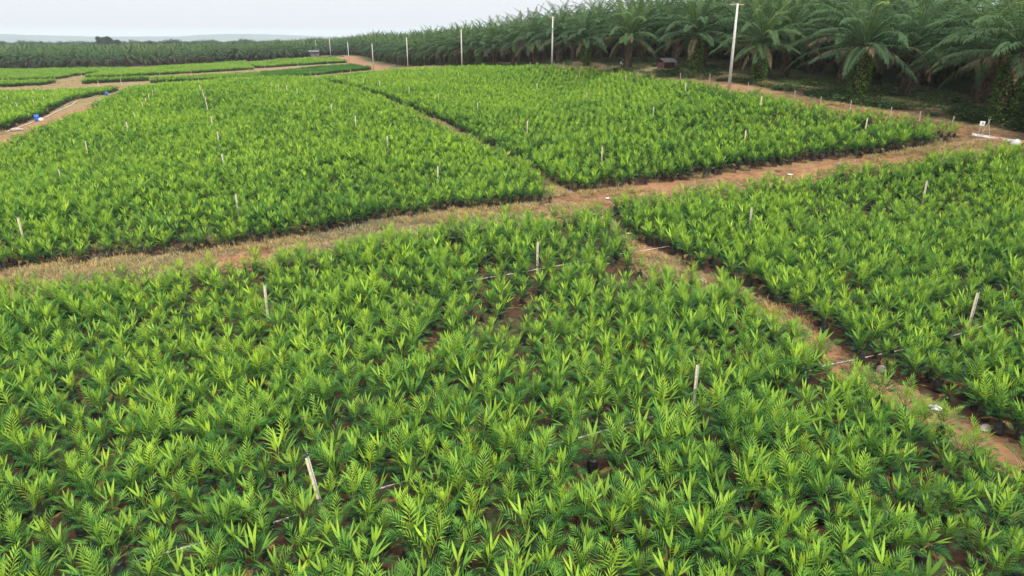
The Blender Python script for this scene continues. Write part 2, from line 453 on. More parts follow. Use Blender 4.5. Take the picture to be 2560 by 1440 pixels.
# ------------------------------------------------------------------ foliage building blocks
def leaflet(mb, p, d, T, ln, w, droop, age, mi=0):
    wd = (T - d * T.dot(d))
    if wd.length < 1e-4: wd = d.orthogonal()
    wd.normalize()
    up = d.cross(wd)
    if up.z < 0: up = -up
    m = p + d * ln * 0.42
    mb.add([p, m + wd * w * 0.5 + up * w * 0.12, p + d * ln + Vector((0, 0, -droop)), m - wd * w * 0.5 + up * w * 0.12, m - up * w * 0.08],
           [(0, 4, 1), (1, 4, 2), (0, 3, 4), (3, 2, 4)], mi, age)

def rachis(base, az, el0, bend, L, n, power=1.35, side=0.0):
    p = Vector(base); pts, tg = [p.copy()], []
    for i in range(n):
        t = (i + 0.5) / n
        el = el0 - bend * t ** power
        a = az + side * t
        T = Vector((math.cos(el) * math.cos(a), math.cos(el) * math.sin(a), math.sin(el)))
        p = p + T * (L / n); pts.append(p.copy()); tg.append(T)
    tg.append(tg[-1])
    return pts, tg

def sample(pts, tg, t):
    f = t * (len(pts) - 1); i = min(int(f), len(pts) - 2); k = f - i
    return pts[i].lerp(pts[i + 1], k), tg[i].lerp(tg[min(i + 1, len(tg) - 1)], k).normalized()

def pinnate(mb, base, az, el0, bend, L, pairs, llen, lw, pet, age, vee=0.35, droop=0.15, rr=None, side=0.0, mi=0, a0=62, a1=22, cut=0.15):
    pts, tg = rachis(base, az, el0, bend, L, 7, side=side)
    if rr: mb.tube(pts, [rr * (1 - 0.8 * i / 7) for i in range(8)], 3, False, mi, min(1, age + 0.12))
    for i in range(pairs):
        t = pet + (1 - pet) * (i + 0.3) / pairs
        p, T = sample(pts, tg, t)
        Sd = Vector((math.sin(az), -math.cos(az), 0)); Nn = Sd.cross(T).normalized()
        if Nn.z < 0: Nn = -Nn
        q = (t - pet) / (1 - pet)
        al = R(a0 + (a1 - a0) * q)
        ln = llen * (0.55 + 0.45 * math.sin(PI * min(1, 0.25 + 0.62 * q))) * (1 - 0.45 * max(0, q - 0.6) / 0.4) * random.uniform(0.88, 1.1)
        for sg in (-1, 1):
            if random.random() < cut * 0.3: continue
            ve = vee + random.uniform(-0.18, 0.18)
            d = (T * math.cos(al) + (Sd * sg * math.cos(ve) + Nn * math.sin(ve)) * math.sin(al)).normalized()
            leaflet(mb, p, d, T, ln, lw * random.uniform(0.85, 1.15), droop * ln * random.uniform(0.6, 1.4), min(1.0, max(0.0, age + random.uniform(-0.06, 0.06))), mi)
    p, T = pts[-1], tg[-1]
    leaflet(mb, p, T, Vector((math.sin(az), -math.cos(az), 0)), llen * 0.55, lw, droop * llen * 0.4, age, mi)

def bifid(mb, base, az, el0, bend, L, w, age, split=0.28):
    """A young undivided leaf: a stalk and two broad lance-shaped blades."""
    pts, tg = rachis(base, az, el0, bend, L * 0.45, 3)
    mb.tube(pts, [0.011, 0.010, 0.009, 0.007], 3, False, 0, min(1, age + 0.2))
    p, T = pts[-1], tg[-1]
    Sd = Vector((math.sin(az), -math.cos(az), 0))
    for sg in (-1, 1):
        d = (T * math.cos(split) + Sd * sg * math.sin(split)).normalized()
        n = 4
        Nn = Sd.cross(d).normalized()
        if Nn.z < 0: Nn = -Nn
        row = []
        q = p.copy(); prof = (0.25, 0.85, 1.0, 0.62, 0.04)
        wd = d.cross(Nn).normalized()
        for i in range(n + 1):
            row.append((q - wd * w * 0.5 * prof[i] + Nn * w * 0.12, q + Vector((0, 0, 0)), q + wd * w * 0.5 * prof[i] + Nn * w * 0.12))
            el = -bend * 0.35 * (i / n)
            dd = (d + Vector((0, 0, el * 0.8))).normalized()
            q = q + dd * (L * 0.58 / n)
        vs = [x for r3 in row for x in r3]
        fs = []
        for i in range(n):
            a = i * 3
            fs += [(a, a + 3, a + 4, a + 1), (a + 1, a + 4, a + 5, a + 2)]
        mb.add(vs, fs, 0, age)

BAG_H = 0.42
def seedling_foliage(seed, vigor=1.0):
    random.seed(seed)
    mb = MB()
    base_z = BAG_H - 0.02
    mb.tube([(0, 0, base_z - 0.03), (0, 0, base_z + 0.10), (0.005, 0, base_z + 0.22)], [0.045, 0.04, 0.022], 6, False, 0, 0.85)
    n = random.randint(12, 15)
    az = random.uniform(0, 2 * PI)
    for k in range(n):
        az += 2.399 + random.uniform(-0.25, 0.25)
        q = k / (n - 1)
        el = R(87 - 52 * q ** 0.9 + random.uniform(-7, 7))
        bend = R(6 + 44 * q + random.uniform(-6, 8))
        age = min(1.0, max(0.0, 0.0 + 0.98 * q ** 0.95 + random.uniform(-0.12, 0.12)))
        b = (0, 0, base_z + 0.20 - 0.17 * q)
        L = (0.98 - 0.30 * abs(q - 0.25) - 0.12 * q) * random.uniform(0.88, 1.12) * vigor
        if k == 0:
            bifid(mb, b, az, R(86), R(4), L * 0.82, 0.07, 0.0, 0.10)
        elif (k <= 3 and random.random() < 0.62) or (k > 3 and random.random() < 0.22):
            bifid(mb, b, az, el, bend, L * 0.95, random.uniform(0.062, 0.088), age * 0.85, random.uniform(0.14, 0.32))
        else:
            pinnate(mb, b, az, el, bend, L, random.randint(7, 9), 0.36 * vigor, 0.032, 0.28, age, random.uniform(0.1, 0.6), 0.16, 0.012, a0=56, a1=20)
    return mb

def dry_leaf(mb, seed):
    random.seed(seed * 3)
    for k in range(random.choice((0, 1, 1, 2))):
        pinnate(mb, (0, 0, BAG_H + 0.03), random.uniform(0, 6.28), R(random.uniform(5, 30)), R(60), random.uniform(0.5, 0.65), 8, 0.22, 0.022, 0.3, 0.5, 0.1, 0.3, 0.010, mi=1, a0=40, a1=14)

def seedling_bag(seed):
    random.seed(seed * 7 + 1)
    mb = MB()
    r = 0.155
    mb.lathe([(r * 0.88, 0.0), (r * 1.03, 0.05), (r, 0.16), (r * 1.04, 0.27), (r * 0.97, 0.38), (r * 0.98, BAG_H), (r * 0.90, BAG_H - 0.01), (r * 0.86, BAG_H - 0.05)], 12, wob=0.05, cap=False)
    mb.lathe([(r * 0.87, BAG_H - 0.055), (0.05, BAG_H - 0.035), (0.001, BAG_H - 0.03)], 12, mi=1, cap=False)
    return mb

N_SEED = 16
SEED_F, SEED_B = [], []
seed_col = bpy.data.collections.new('seedling_variants')
for i in range(N_SEED):
    vg = (1.0, 0.92, 1.08, 1.0, 1.12, 0.85, 1.0, 0.95, 1.05, 1.1, 0.9, 1.0, 0.88, 1.06, 0.97, 1.15)[i]
    f, b = seedling_foliage(100 + i, vg), seedling_bag(100 + i)
    dry_leaf(f, 100 + i)
    SEED_F.append(f.mesh('foliage', [M['seedling'], M['dryleaf']])); SEED_B.append(b.mesh('polybag', [M['bag'], M['bagsoil']], True))
    j = MB(); j.add(f.v, f.f); j.age = list(f.age); j.m = [3 * k for k in f.m]
    nb = len(j.v); j.v += b.v; j.age += [0.0] * len(b.v)
    j.f += [[nb + k for k in q] for q in b.f]; j.m += [k + 1 for k in b.m]
    o = bpy.data.objects.new('seedling_variant_%02d' % i, j.mesh('seedling_variant_%02d' % i, [M['seedling'], M['bag'], M['bagsoil'], M['dryleaf']]))
    seed_col.objects.link(o)

def scatter(name, pts, rot, scl, idx, tint, coll, label=None):
    """ONE object of uncountable plants: points carrying turned, scaled copies."""
    me = bpy.data.meshes.new(name)
    n = len(pts)
    me.vertices.add(n); me.vertices.foreach_set('co', np.asarray(pts, np.float32).ravel())
    for nm, ty, A in (('rot', 'FLOAT_VECTOR', rot), ('scl', 'FLOAT_VECTOR', scl)):
        at = me.attributes.new(nm, ty, 'POINT'); at.data.foreach_set('vector', np.asarray(A, np.float32).ravel())
    at = me.attributes.new('idx', 'INT', 'POINT'); at.data.foreach_set('value', np.asarray(idx, np.int32))
    at = me.attributes.new('tint', 'FLOAT', 'POINT'); at.data.foreach_set('value', np.asarray(tint, np.float32))
    me.update()
    o = link(name, me)
    ng = bpy.data.node_groups.new(name + '_scatter', 'GeometryNodeTree')
    ng.interface.new_socket('Geometry', in_out='INPUT', socket_type='NodeSocketGeometry')
    ng.interface.new_socket('Geometry', in_out='OUTPUT', socket_type='NodeSocketGeometry')
    N, L = ng.nodes, ng.links
    gi, go = N.new('NodeGroupInput'), N.new('NodeGroupOutput')
    ci = N.new('GeometryNodeCollectionInfo'); ci.inputs['Collection'].default_value = coll
    ci.inputs['Separate Children'].default_value = True; ci.inputs['Reset Children'].default_value = True
    ip = N.new('GeometryNodeInstanceOnPoints'); ip.inputs['Pick Instance'].default_value = True
    def na(nm, ty):
        a = N.new('GeometryNodeInputNamedAttribute'); a.data_type = ty; a.inputs['Name'].default_value = nm
        return [s for s in a.outputs if s.enabled and s.name == 'Attribute'][0]
    L.new(gi.outputs[0], ip.inputs['Points']); L.new(ci.outputs[0], ip.inputs['Instance'])
    L.new(na('idx', 'INT'), ip.inputs['Instance Index'])
    L.new(na('rot', 'FLOAT_VECTOR'), ip.inputs['Rotation']); L.new(na('scl', 'FLOAT_VECTOR'), ip.inputs['Scale'])
    L.new(ip.outputs[0], go.inputs[0])
    md = o.modifiers.new('scatter', 'NODES'); md.node_group = ng
    tag(o, label, kind='stuff')
    return o

# sprinkler stakes: tops traced in the photo, feet on the terrain
STK = {
 'front bed': [(1743,908),(1343,608),(658,718),(770,1147)],
 'right bed': [(1880,517),(2317,455),(2441,733)],
 'upper left bed': [(44,543),(145,423),(213,355),(316,306),(335,281),(355,255),(363,244),(371,234),(380,226),(388,219),(499,212),(506,225),(508,232),(513,243),(517,257),
    (527,292),(542,329),(555,383),(588,484),(677,205),(695,209),(716,213),(742,221),(784,240),(828,260),(887,291),(967,340),(1093,415)],
 'upper right bed': [(842,188),(872,192),(909,196),(949,202),(1022,217),(1096,234),(1193,255),(1318,301),(1505,366),(997,175),(1040,176),(1090,179),(1146,184),
    (1244,195),(1342,209),(1467,231),(1633,267),(1448,176),(1565,187),(1715,208),(1904,241),(2168,294),(1865,325)],
 'left bed': [(17,240),(40,256),(83,249),(107,241),(132,234),(162,228),(185,224),(84,230)],
 'far left bed': [(6,195),(36,190),(65,189),(78,185),(107,195),(135,190),(156,183),(202,180),(120,184)],
 'far middle bed': [(264,177),(302,181),(290,187),(312,175),(330,172),(301,197),(244,201)],
 'far centre bed': [(405,172),(399,182),(484,167),(477,176),(565,159),(576,167),(584,180),(494,187),(496,199),(591,192),(396,205)],
 'farthest bed': [(642,152),(649,154),(655,157),(662,162),(715,148),(723,149),(733,152),(744,157),(787,143),(794,145),(806,147),(819,152)],
 'dark far bed': [(675,174),(683,186),(764,167),(776,177),(790,184),(846,160),(863,166),(876,172),(855,179),(757,187)],
}
STK_H = 1.65
STK_P = {b: hit([p[0] for p in l], [p[1] for p in l], lift=STK_H, zmin=10) for b, l in STK.items()}

# ------------------------------------------------------------------ seedlings
CSP, DSP = 0.66, 0.75
def lattice(P, ang, c=CSP, d=DSP, jit=0.05):
    ca, sa = math.cos(ang), math.sin(ang)      # ang: turn of the columns to the right of straight ahead
    U = np.array([sa, ca]); W = np.array([ca, -sa])
    pu, pw = P @ U, P @ W
    i = np.arange(math.floor(pw.min() / c), math.ceil(pw.max() / c) + 1)
    j = np.arange(math.floor(pu.min() / d) - 1, math.ceil(pu.max() / d) + 1)
    I, J = np.meshgrid(i, j, indexing='ij')
    w = I * c; u = (J + 0.5 * (I % 2)) * d
    X = w * W[0] + u * U[0]; Y = w * W[1] + u * U[1]
    X = X + rng.normal(0, jit, X.shape); Y = Y + rng.normal(0, jit, Y.shape)
    k = inside(P, X, Y)
    return X[k], Y[k], J[k]

DENS = {'front bed': (R(10), -0.03, 0.90), 'right bed': (R(8), -0.06, 0.91), 'upper right bed': (R(7), -0.12, 0.93), 'upper left bed': (R(4), -0.16, 0.91), 'left bed': (R(-12), -0.05, 1.0)}
SX, SY, SBED, SROW = [], [], [], []
for k, P in POLY.items():
    a = DENS.get(k, (R(-20), -0.1, 1.0))
    x, y, j = lattice(P, a[0])
    SX.append(x); SY.append(y); SBED.append(np.array([k] * len(x))); SROW.append(j)
SX, SY, SBED, SROW = map(np.concatenate, (SX, SY, SBED, SROW))
SZ = ground(SX, SY)
su, sv, sd = project(SX, SY, SZ + 0.8)
keep = (su > -900) & (su < 2820) & (sv < 1720) & (sd > 9)
# casual gaps: missing plants, thinner places near the crossing and in the middle of the front bed
gap = vnoise(SX, SY, 3.2, 21)
thin = 0.035 + 0.13 * (gap > 0.80) * (SBED == 'front bed') + 0.10 * (gap > 0.86)
thin = thin + 0.16 * ((SBED == 'front bed') & (su > 1150) & (sv < 900) & (sv > 540)) * (gap > 0.5)
thin = thin + 0.42 * ((su > 1520) & (su < 1790) & (sv > 545) & (sv < 715) & (SBED == 'front bed'))
keep &= rng.random(len(SX)) > thin
for q in np.concatenate(list(STK_P.values())):
    fwd = np.array([-q[0], -q[1]]) / math.hypot(q[0], q[1])      # room left round each stake foot
    for c_, r_ in ((0.0, 0.48), (0.6, 0.42)):
        keep &= (SX - q[0] - fwd[0] * c_) ** 2 + (SY - q[1] - fwd[1] * c_) ** 2 > r_ * r_
SX, SY, SZ, SBED, SROW, su, sv, sd = (A[keep] for A in (SX, SY, SZ, SBED, SROW, su, sv, sd))
n = len(SX)
base_s = np.array([DENS.get(k, (0, -0.1, 0.98))[2] for k in SBED])
patchy = vnoise(SX, SY, 7, 31)
scl = base_s * (0.80 + 0.30 * patchy + rng.normal(0, 0.10, n))
runt = rng.random(n) < 0.045
scl = np.where(runt, scl * rng.uniform(0.5, 0.7, n), np.clip(scl, 0.6, 1.35))
tint = np.array([DENS.get(k, (0, -0.1, 1))[1] for k in SBED]) + rng.normal(0, 0.29, n)
tint = np.where(SBED == 'dark far bed', -0.95, tint)
tint = np.where(SBED == 'far left bed', tint - 0.15, tint)
tint = np.where(np.isin(SBED, ['far centre strip', 'far middle strip', 'left strip']), tint - 0.2, tint)
tint = np.clip(tint, np.where(SBED == 'dark far bed', -1, -0.7), 0.9)
rz = rng.uniform(0, 2 * PI, n)
idx = rng.integers(0, N_SEED, n)
tilt = rng.normal(0, 0.085, (n, 2))
# the 300 that show largest stand as objects of their own
vis = (su > 5) & (su < 2555) & (sv > 0) & (sv < 1425) & (SBED == 'front bed') & ~runt
order = np.argsort(np.where(vis, sd, 1e9))[:300]
single = np.zeros(n, bool); single[order] = True
ORD = ['zeroth', 'first', 'second', 'third', 'fourth', 'fifth', 'sixth', 'seventh', 'eighth', 'ninth', 'tenth', 'eleventh', 'twelfth', 'thirteenth', 'fourteenth',
       'fifteenth', 'sixteenth', 'seventeenth', 'eighteenth', 'nineteenth', 'twentieth']
TENS = {2: 'twenty', 3: 'thirty', 4: 'forty', 5: 'fifty', 6: 'sixty', 7: 'seventy', 8: 'eighty', 9: 'ninety'}
def ordinal(k):
    if k <= 20: return ORD[k]
    t, o = divmod(k, 10)
    if o == 0: return TENS[t][:-1] + 'ieth'
    return TENS[t] + '-' + ORD[o]
rows = {}
for i in order: rows.setdefault(int(SROW[i]), []).append(int(i))
for rk, jr in enumerate(sorted(rows)):
    for ck, i in enumerate(sorted(rows[jr], key=lambda q: su[q])):
        look = 'yellow-green' if tint[i] > 0.22 else ('deep green' if tint[i] < -0.22 else 'bright green')
        size = 'tall' if scl[i] > 1.0 else ('low' if scl[i] < 0.84 else 'bushy')
        where = 'nearest' if rk == 0 else ordinal(rk + 1) + ' nearest'
        lab = '%s %s seedling, %s from left in %s row of front bed' % (size, look, ordinal(ck + 1), where)
        r = empty('palm_seedling', (SX[i], SY[i], SZ[i] + 0.0), rz[i], float(scl[i]))
        r.rotation_euler = (tilt[i, 0], tilt[i, 1], rz[i])
        tag(r, lab, 'seedling', 'potted palm seedlings in the nursery beds')
        f = link('foliage', SEED_F[idx[i]], r); f['tint'] = float(tint[i])
        b = link('polybag', SEED_B[idx[i]], r)
rest = ~single
scatter('seedling_beds', np.stack([SX, SY, SZ], 1)[rest], np.stack([tilt[:, 0], tilt[:, 1], rz], 1)[rest],
        np.repeat(scl[:, None], 3, 1)[rest], idx[rest], tint[rest], seed_col)
print('seedlings', n, {k: int((SBED == k).sum()) for k in POLY})

# ------------------------------------------------------------------ oil palms
PALM_H = 5.4
def palm_crown(seed, nf=40, lo=0.72, fine=True):
    random.seed(seed)
    mb = MB(); az = random.uniform(0, 6.28)
    for k in range(nf):
        az += 2.399 + random.uniform(-0.2, 0.2)
        q = k / (nf - 1)
        el = R(84 - 90 * q ** 0.95 + random.uniform(-7, 7))
        bend = R(30 + 44 * math.sin(PI * min(1, q + 0.05)) + random.uniform(-10, 14))
        L = (6.2 + 1.9 * math.sin(PI * min(1, 0.15 + q * 0.8))) * random.uniform(0.9, 1.08)
        age = min(1, max(0, 0.12 + 0.75 * q + random.uniform(-0.15, 0.15)))
        age = 0.32 + 0.68 * age
        if 1 < k < 13 and random.random() < 0.10: age = 0.05
        b = (0.22 * math.cos(az), 0.22 * math.sin(az), PALM_H + 0.35 - 0.75 * q)
        pinnate(mb, b, az, el, bend, L, 40 if fine else 26, 1.05, 0.10 if fine else 0.22, 0.13, age, random.uniform(0.0, 0.4), 0.42, 0.07, side=random.uniform(-0.25, 0.25), a0=66, a1=30, cut=0.25)
    return mb

def palm_dry(seed, nf=6):
    random.seed(seed + 50)
    mb = MB(); az = random.uniform(0, 6.28)
    for k in range(nf):
        az += 6.283 / nf + random.uniform(-0.4, 0.4)
        pinnate(mb, (0.3 * math.cos(az), 0.3 * math.sin(az), PALM_H - 0.5), az, R(random.uniform(-12, 22)), R(random.uniform(45, 75)), random.uniform(4.6, 6.0),
                26, 0.75, 0.075, 0.16, 0.9, random.uniform(-0.5, 0.0), 0.6, 0.06, cut=0.8)
    return mb

def palm_trunk(seed):
    random.seed(seed + 90)
    mb = MB()
    prof = []
    for i in range(13):
        t = i / 12
        prof.append((0.52 - 0.10 * t + 0.10 * math.sin(PI * t) + (0.12 if i == 0 else 0), -0.3 + (PALM_H + 0.3) * t))
    mb.lathe(prof, 14, wob=0.08)
    az = 0
    for k in range(64):                       # stubs of cut fronds up the trunk
        az += 2.399; t = (k + 0.5) / 64
        z = 0.5 + (PALM_H - 0.3) * t
        r = 0.55 + 0.10 * math.sin(PI * t)
        c, s_ = math.cos(az), math.sin(az)
        mb.tube([(r * 0.8 * c, r * 0.8 * s_, z), (r * 1.25 * c, r * 1.25 * s_, z + 0.22)], [0.10, 0.055], 4)
    return mb

def palm_creeper(seed, h0=0.0, h1=1.0, dens=1500):
    random.seed(seed + 130)
    mb = MB()
    for k in range(dens):
        t = h0 + (h1 - h0) * random.random() ** 0.9
        az = random.uniform(0, 6.283); z = 0.1 + (PALM_H - 0.2) * t
        r = 0.66 + 0.16 * math.sin(PI * t) + random.uniform(-0.04, 0.26) + (0.35 * random.random() if t < 0.08 else 0)
        p = Vector((r * math.cos(az), r * math.sin(az), z))
        d = Vector((math.cos(az) * 0.8, math.sin(az) * 0.8, random.uniform(-0.9, 0.3))).normalized()
        T = Vector((-math.sin(az), math.cos(az), random.uniform(-0.4, 0.4))).normalized()
        leaflet(mb, p, d, T, random.uniform(0.16, 0.30), random.uniform(0.12, 0.22), 0.03, random.random())
    return mb

NPALM = 5
PALM = []
palm_col = bpy.data.collections.new('palm_variants')
for i in range(NPALM):
    c = palm_crown(300 + i, 38 + i)
    me_c = c.mesh('crown', M['palm']); me_d = palm_dry(300 + i, 5 + i % 3).mesh('dry_fronds', M['dryfrond'])
    me_t = palm_trunk(300 + i).mesh('trunk', M['trunk']); me_v = palm_creeper(300 + i).mesh('creeper', M['creeper'])
    PALM.append((me_c, me_d, me_t, me_v))
    j = MB(); cc = palm_crown(400 + i, 42, fine=False); dd = palm_dry(400 + i, 5); tt = palm_trunk(400 + i)
    for k, b in enumerate((cc, dd, tt)):
        nb = len(j.v); j.v += b.v; j.age += b.age; j.f += [[nb + x for x in q] for q in b.f]; j.m += [k] * len(b.f)
    o = bpy.data.objects.new('palm_variant_%02d' % i, j.mesh('palm_variant_%02d' % i, [M['palm'], M['dryfrond'], M['trunk']]))
    palm_col.objects.link(o)

SKIRT = palm_dry(377, 13).mesh('dry_fronds', M['dryfrond'])
def place_palm(x, y, rzv, s, vi, creeper, dry, label, group, ti, skirt=False):
    z = float(ground(np.array([x]), np.array([y]))[0])
    r = empty('oil_palm', (x, y, z - 0.05), rzv, s)
    r.rotation_euler = (random.uniform(-0.06, 0.06), random.uniform(-0.06, 0.06), rzv)
    tag(r, label, 'palm tree', group)
    me_c, me_d, me_t, me_v = PALM[vi]
    o = link('crown', me_c, r); o['tint'] = ti
    link('trunk', me_t, r)
    if dry: link('dry_fronds', SKIRT if skirt else me_d, r)
    if creeper:
        o = link('creeper', me_v, r); o['tint'] = ti
    return r

# right-hand stand: rows parallel to the pole line
random.seed(5)
front_u = [(2500,287),(2140,242),(1895,200),(1735,183),(1570,168),(1465,161)]
STAND = []          # (s along line, d across, front?)
for (u, v) in front_u:
    a = (u - CX) / FPX
    zz = np.linspace(40, 200, 1600)
    A, FY, FZ = ray(u, v)
    s_, d_ = line_coords(A * zz, FY * zz)
    k = np.argmin(np.abs(d_ - 8.3)); STAND.append((float(s_[k]), float(d_[k]), 0))
smax = max(p[0] for p in STAND)
step = 13.0
s_ = smax + step
k = 0
while s_ < 470:
    STAND.append((s_ + random.uniform(-1, 1), 8.3 + random.uniform(-0.8, 0.8) + 0.012 * max(0, s_ - 120), 0)); s_ += 9.5 if s_ > 110 else step
s_ = -45.0
STAND += [(-38.0, 8.5, 0)]
for rowi in range(1, 19):
    s_ = -60.0 + (rowi % 2) * 4.5
    while s_ < 480:
        STAND.append((s_ + random.uniform(-1.2, 1.2), 8.3 + rowi * 7.8 + random.uniform(-1.0, 1.0) + 0.012 * max(0, s_ - 120), rowi)); s_ += 9.2
pal = []
for (s_, d_, rw) in STAND:
    x, y = _p0 + LDIR * s_ + LNRM * d_
    pal.append((x, y, rw))
pal = np.array(pal)
pu, pv, pd = project(pal[:, 0], pal[:, 1], ground(pal[:, 0], pal[:, 1]) + 5)
ok = (pu > 700) & (pu < 3300) & (pd > 20)
pal, pu, pd = pal[ok], pu[ok], pd[ok]
# left-hand stand beyond the far beds
LEFT_U = [24, 75, 110, 150, 192, 236, 277, 320, 364, 398, 435, 471, 508, 542, 577, 612, 648, 684, 716]
LEFT_V = [173.5, 173, 172, 171.5, 171, 170, 169, 168, 166.5, 165, 163.5, 161.5, 160, 158, 156, 154, 152, 150.5, 149]
left = hit(LEFT_U, LEFT_V, zmin=250)
LEFTROW = [(float(p[0]), float(p[1])) for p in left]

front = [(i, pu[i]) for i in range(len(pal)) if pal[i, 2] == 0 and pu[i] < 2800]
front.sort(key=lambda t: -t[1])
for r_, (i, u) in enumerate(front):
    cre = (pd[i] < 110) or random.random() < 0.45
    kind = 'creeper-wrapped trunk' if cre else 'bare brown trunk'
    big = 'Large' if pd[i] < 90 else ('Tall' if pd[i] < 180 else 'Distant')
    lab = '%s oil palm with %s, %s from right in front row behind poles' % (big.lower(), kind, ordinal(r_ + 1))
    place_palm(pal[i, 0], pal[i, 1], random.uniform(0, 6.28), random.uniform(0.86, 1.06), random.randrange(NPALM), cre, True, lab,
               'oil palms of the right-hand plantation', random.uniform(-0.3, 0.3))
second = [(i, pu[i]) for i in range(len(pal)) if pal[i, 2] in (1, 2) and 1240 < pu[i] < 2900]
for rw in (1, 2):
    lst = sorted([t for t in second if pal[t[0], 2] == rw], key=lambda t: -t[1])
    for r_, (i, u) in enumerate(lst):
        lab = 'grey-green oil palm, %s from right in %s row behind the poles' % (ordinal(r_ + 1), 'second' if rw == 1 else 'third')
        place_palm(pal[i, 0], pal[i, 1], random.uniform(0, 6.28), random.uniform(0.95, 1.12), random.randrange(NPALM), False, rw == 1, lab,
                   'oil palms of the right-hand plantation', random.uniform(-0.3, 0.3))
used = {i for i, _ in front} | {i for i, _ in second}
for r_, (x, y) in enumerate(LEFTROW):
    cre = r_ % 3 != 1
    lab = 'far oil palm with %s, %s from left along nursery back' % ('leafy pale trunk' if cre else 'drooping brown fronds', ordinal(r_ + 1))
    place_palm(x, y, random.uniform(0, 6.28), random.uniform(0.70, 0.92), random.randrange(NPALM), cre, True, lab, 'oil palms behind the far beds', random.uniform(-0.2, 0.2), True)

grove = [(pal[i, 0], pal[i, 1]) for i in range(len(pal)) if i not in used]
# rows behind the left-hand front row, reaching far back, and the plain behind
lx = np.array([p[0] for p in LEFTROW]); ly = np.array([p[1] for p in LEFTROW])
fit = np.polyfit(lx, ly, 2)
for rw in range(0, 60):
    off = (1 + rw) * 8.0
    xs = np.arange(-620, 420, 9.2) + (rw % 2) * 4.6
    for x in xs:
        y = np.polyval(fit, np.clip(x, lx.min() - 20, lx.max())) + off + random.uniform(-1, 1)
        xx = x + random.uniform(-1, 1)
        if line_coords(xx, y)[1] > -6 and line_coords(xx, y)[0] < 475: continue
        u_, v_, d_ = project(xx, y, 0)
        if -800 < u_ < 1300: grove.append((xx, y))
for x in np.arange(lx.min() - 200, lx.min() - 4, 9): grove.append((x, np.polyval(fit, lx.min() - 10) + random.uniform(-1, 1)))
grove = np.array(grove)
gz = ground(grove[:, 0], grove[:, 1])
m_ = len(grove)
print('palms', len(front), len(second), 'grove', m_)
scatter('palm_grove', np.stack([grove[:, 0], grove[:, 1], gz - 0.05], 1), np.stack([rng.normal(0, .02, m_), rng.normal(0, .02, m_), rng.uniform(0, 6.28, m_)], 1),
        np.repeat((rng.uniform(0.85, 1.12, m_) - 0.17 * (line_coords(grove[:, 0], grove[:, 1])[1] < -5) + 0.10 * (line_coords(grove[:, 0], grove[:, 1])[1] > 8) * (line_coords(grove[:, 0], grove[:, 1])[0] < 120))[:, None], 3, 1), rng.integers(0, NPALM, m_), rng.normal(0, 0.25, m_), palm_col)

# ------------------------------------------------------------------ utility poles
POLE_H = 11.25 * S
def utility_pole(k, x, y, z):
    dist = ['nearest', 'second nearest', 'third nearest', 'fourth nearest', 'fifth nearest', 'sixth nearest', 'seventh nearest', 'eighth nearest', 'ninth nearest', 'farthest'][k]
    arm = k in (0, 1, 7)
    lab = ['tall pale concrete utility pole with wooden crossarm at the field edge by the right-hand palms',
           'concrete utility pole with small top bracket on the crest beside the track'][k] if k < 2 else \
          'slender pale concrete utility pole, %s of the line receding to the left' % dist
    r = empty('utility_pole', (x, y, z), math.atan2(LDIR[1], LDIR[0]))
    tag(r, lab, 'utility pole', 'utility poles along the track')
    m = MB(); m.tube([(0, 0, -0.4), (0, 0, POLE_H * 0.5), (0, 0, POLE_H)], [0.19, 0.155, 0.11], 10); m.build('shaft', M['concrete'], r, True)
    if arm:
        w = 1.9 if k == 0 else 1.2
        m = MB(); m.box((0.13, 0, POLE_H - 0.10), (0.10, w, 0.12)); m.build('crossarm', M['arm'], r)
        for q in (-0.45, 0.0, 0.45):
            m = MB(); m.lathe([(0.02, 0), (0.05, 0.03), (0.035, 0.07), (0.055, 0.10), (0.03, 0.16)], 8, (0.13, q * w, POLE_H - 0.035)); m.build('insulator', M['ceramic'], r, True)
    else:
        m = MB(); m.box((0.10, 0, POLE_H - 0.22), (0.10, 0.20, 0.10)); m.lathe([(0.03, 0), (0.05, 0.04), (0.03, 0.14)], 8, (0.16, 0, POLE_H - 0.2)); m.build('bracket', M['metal'], r)
for k, (x, y, z) in enumerate(POLES): utility_pole(k, x, y, z)

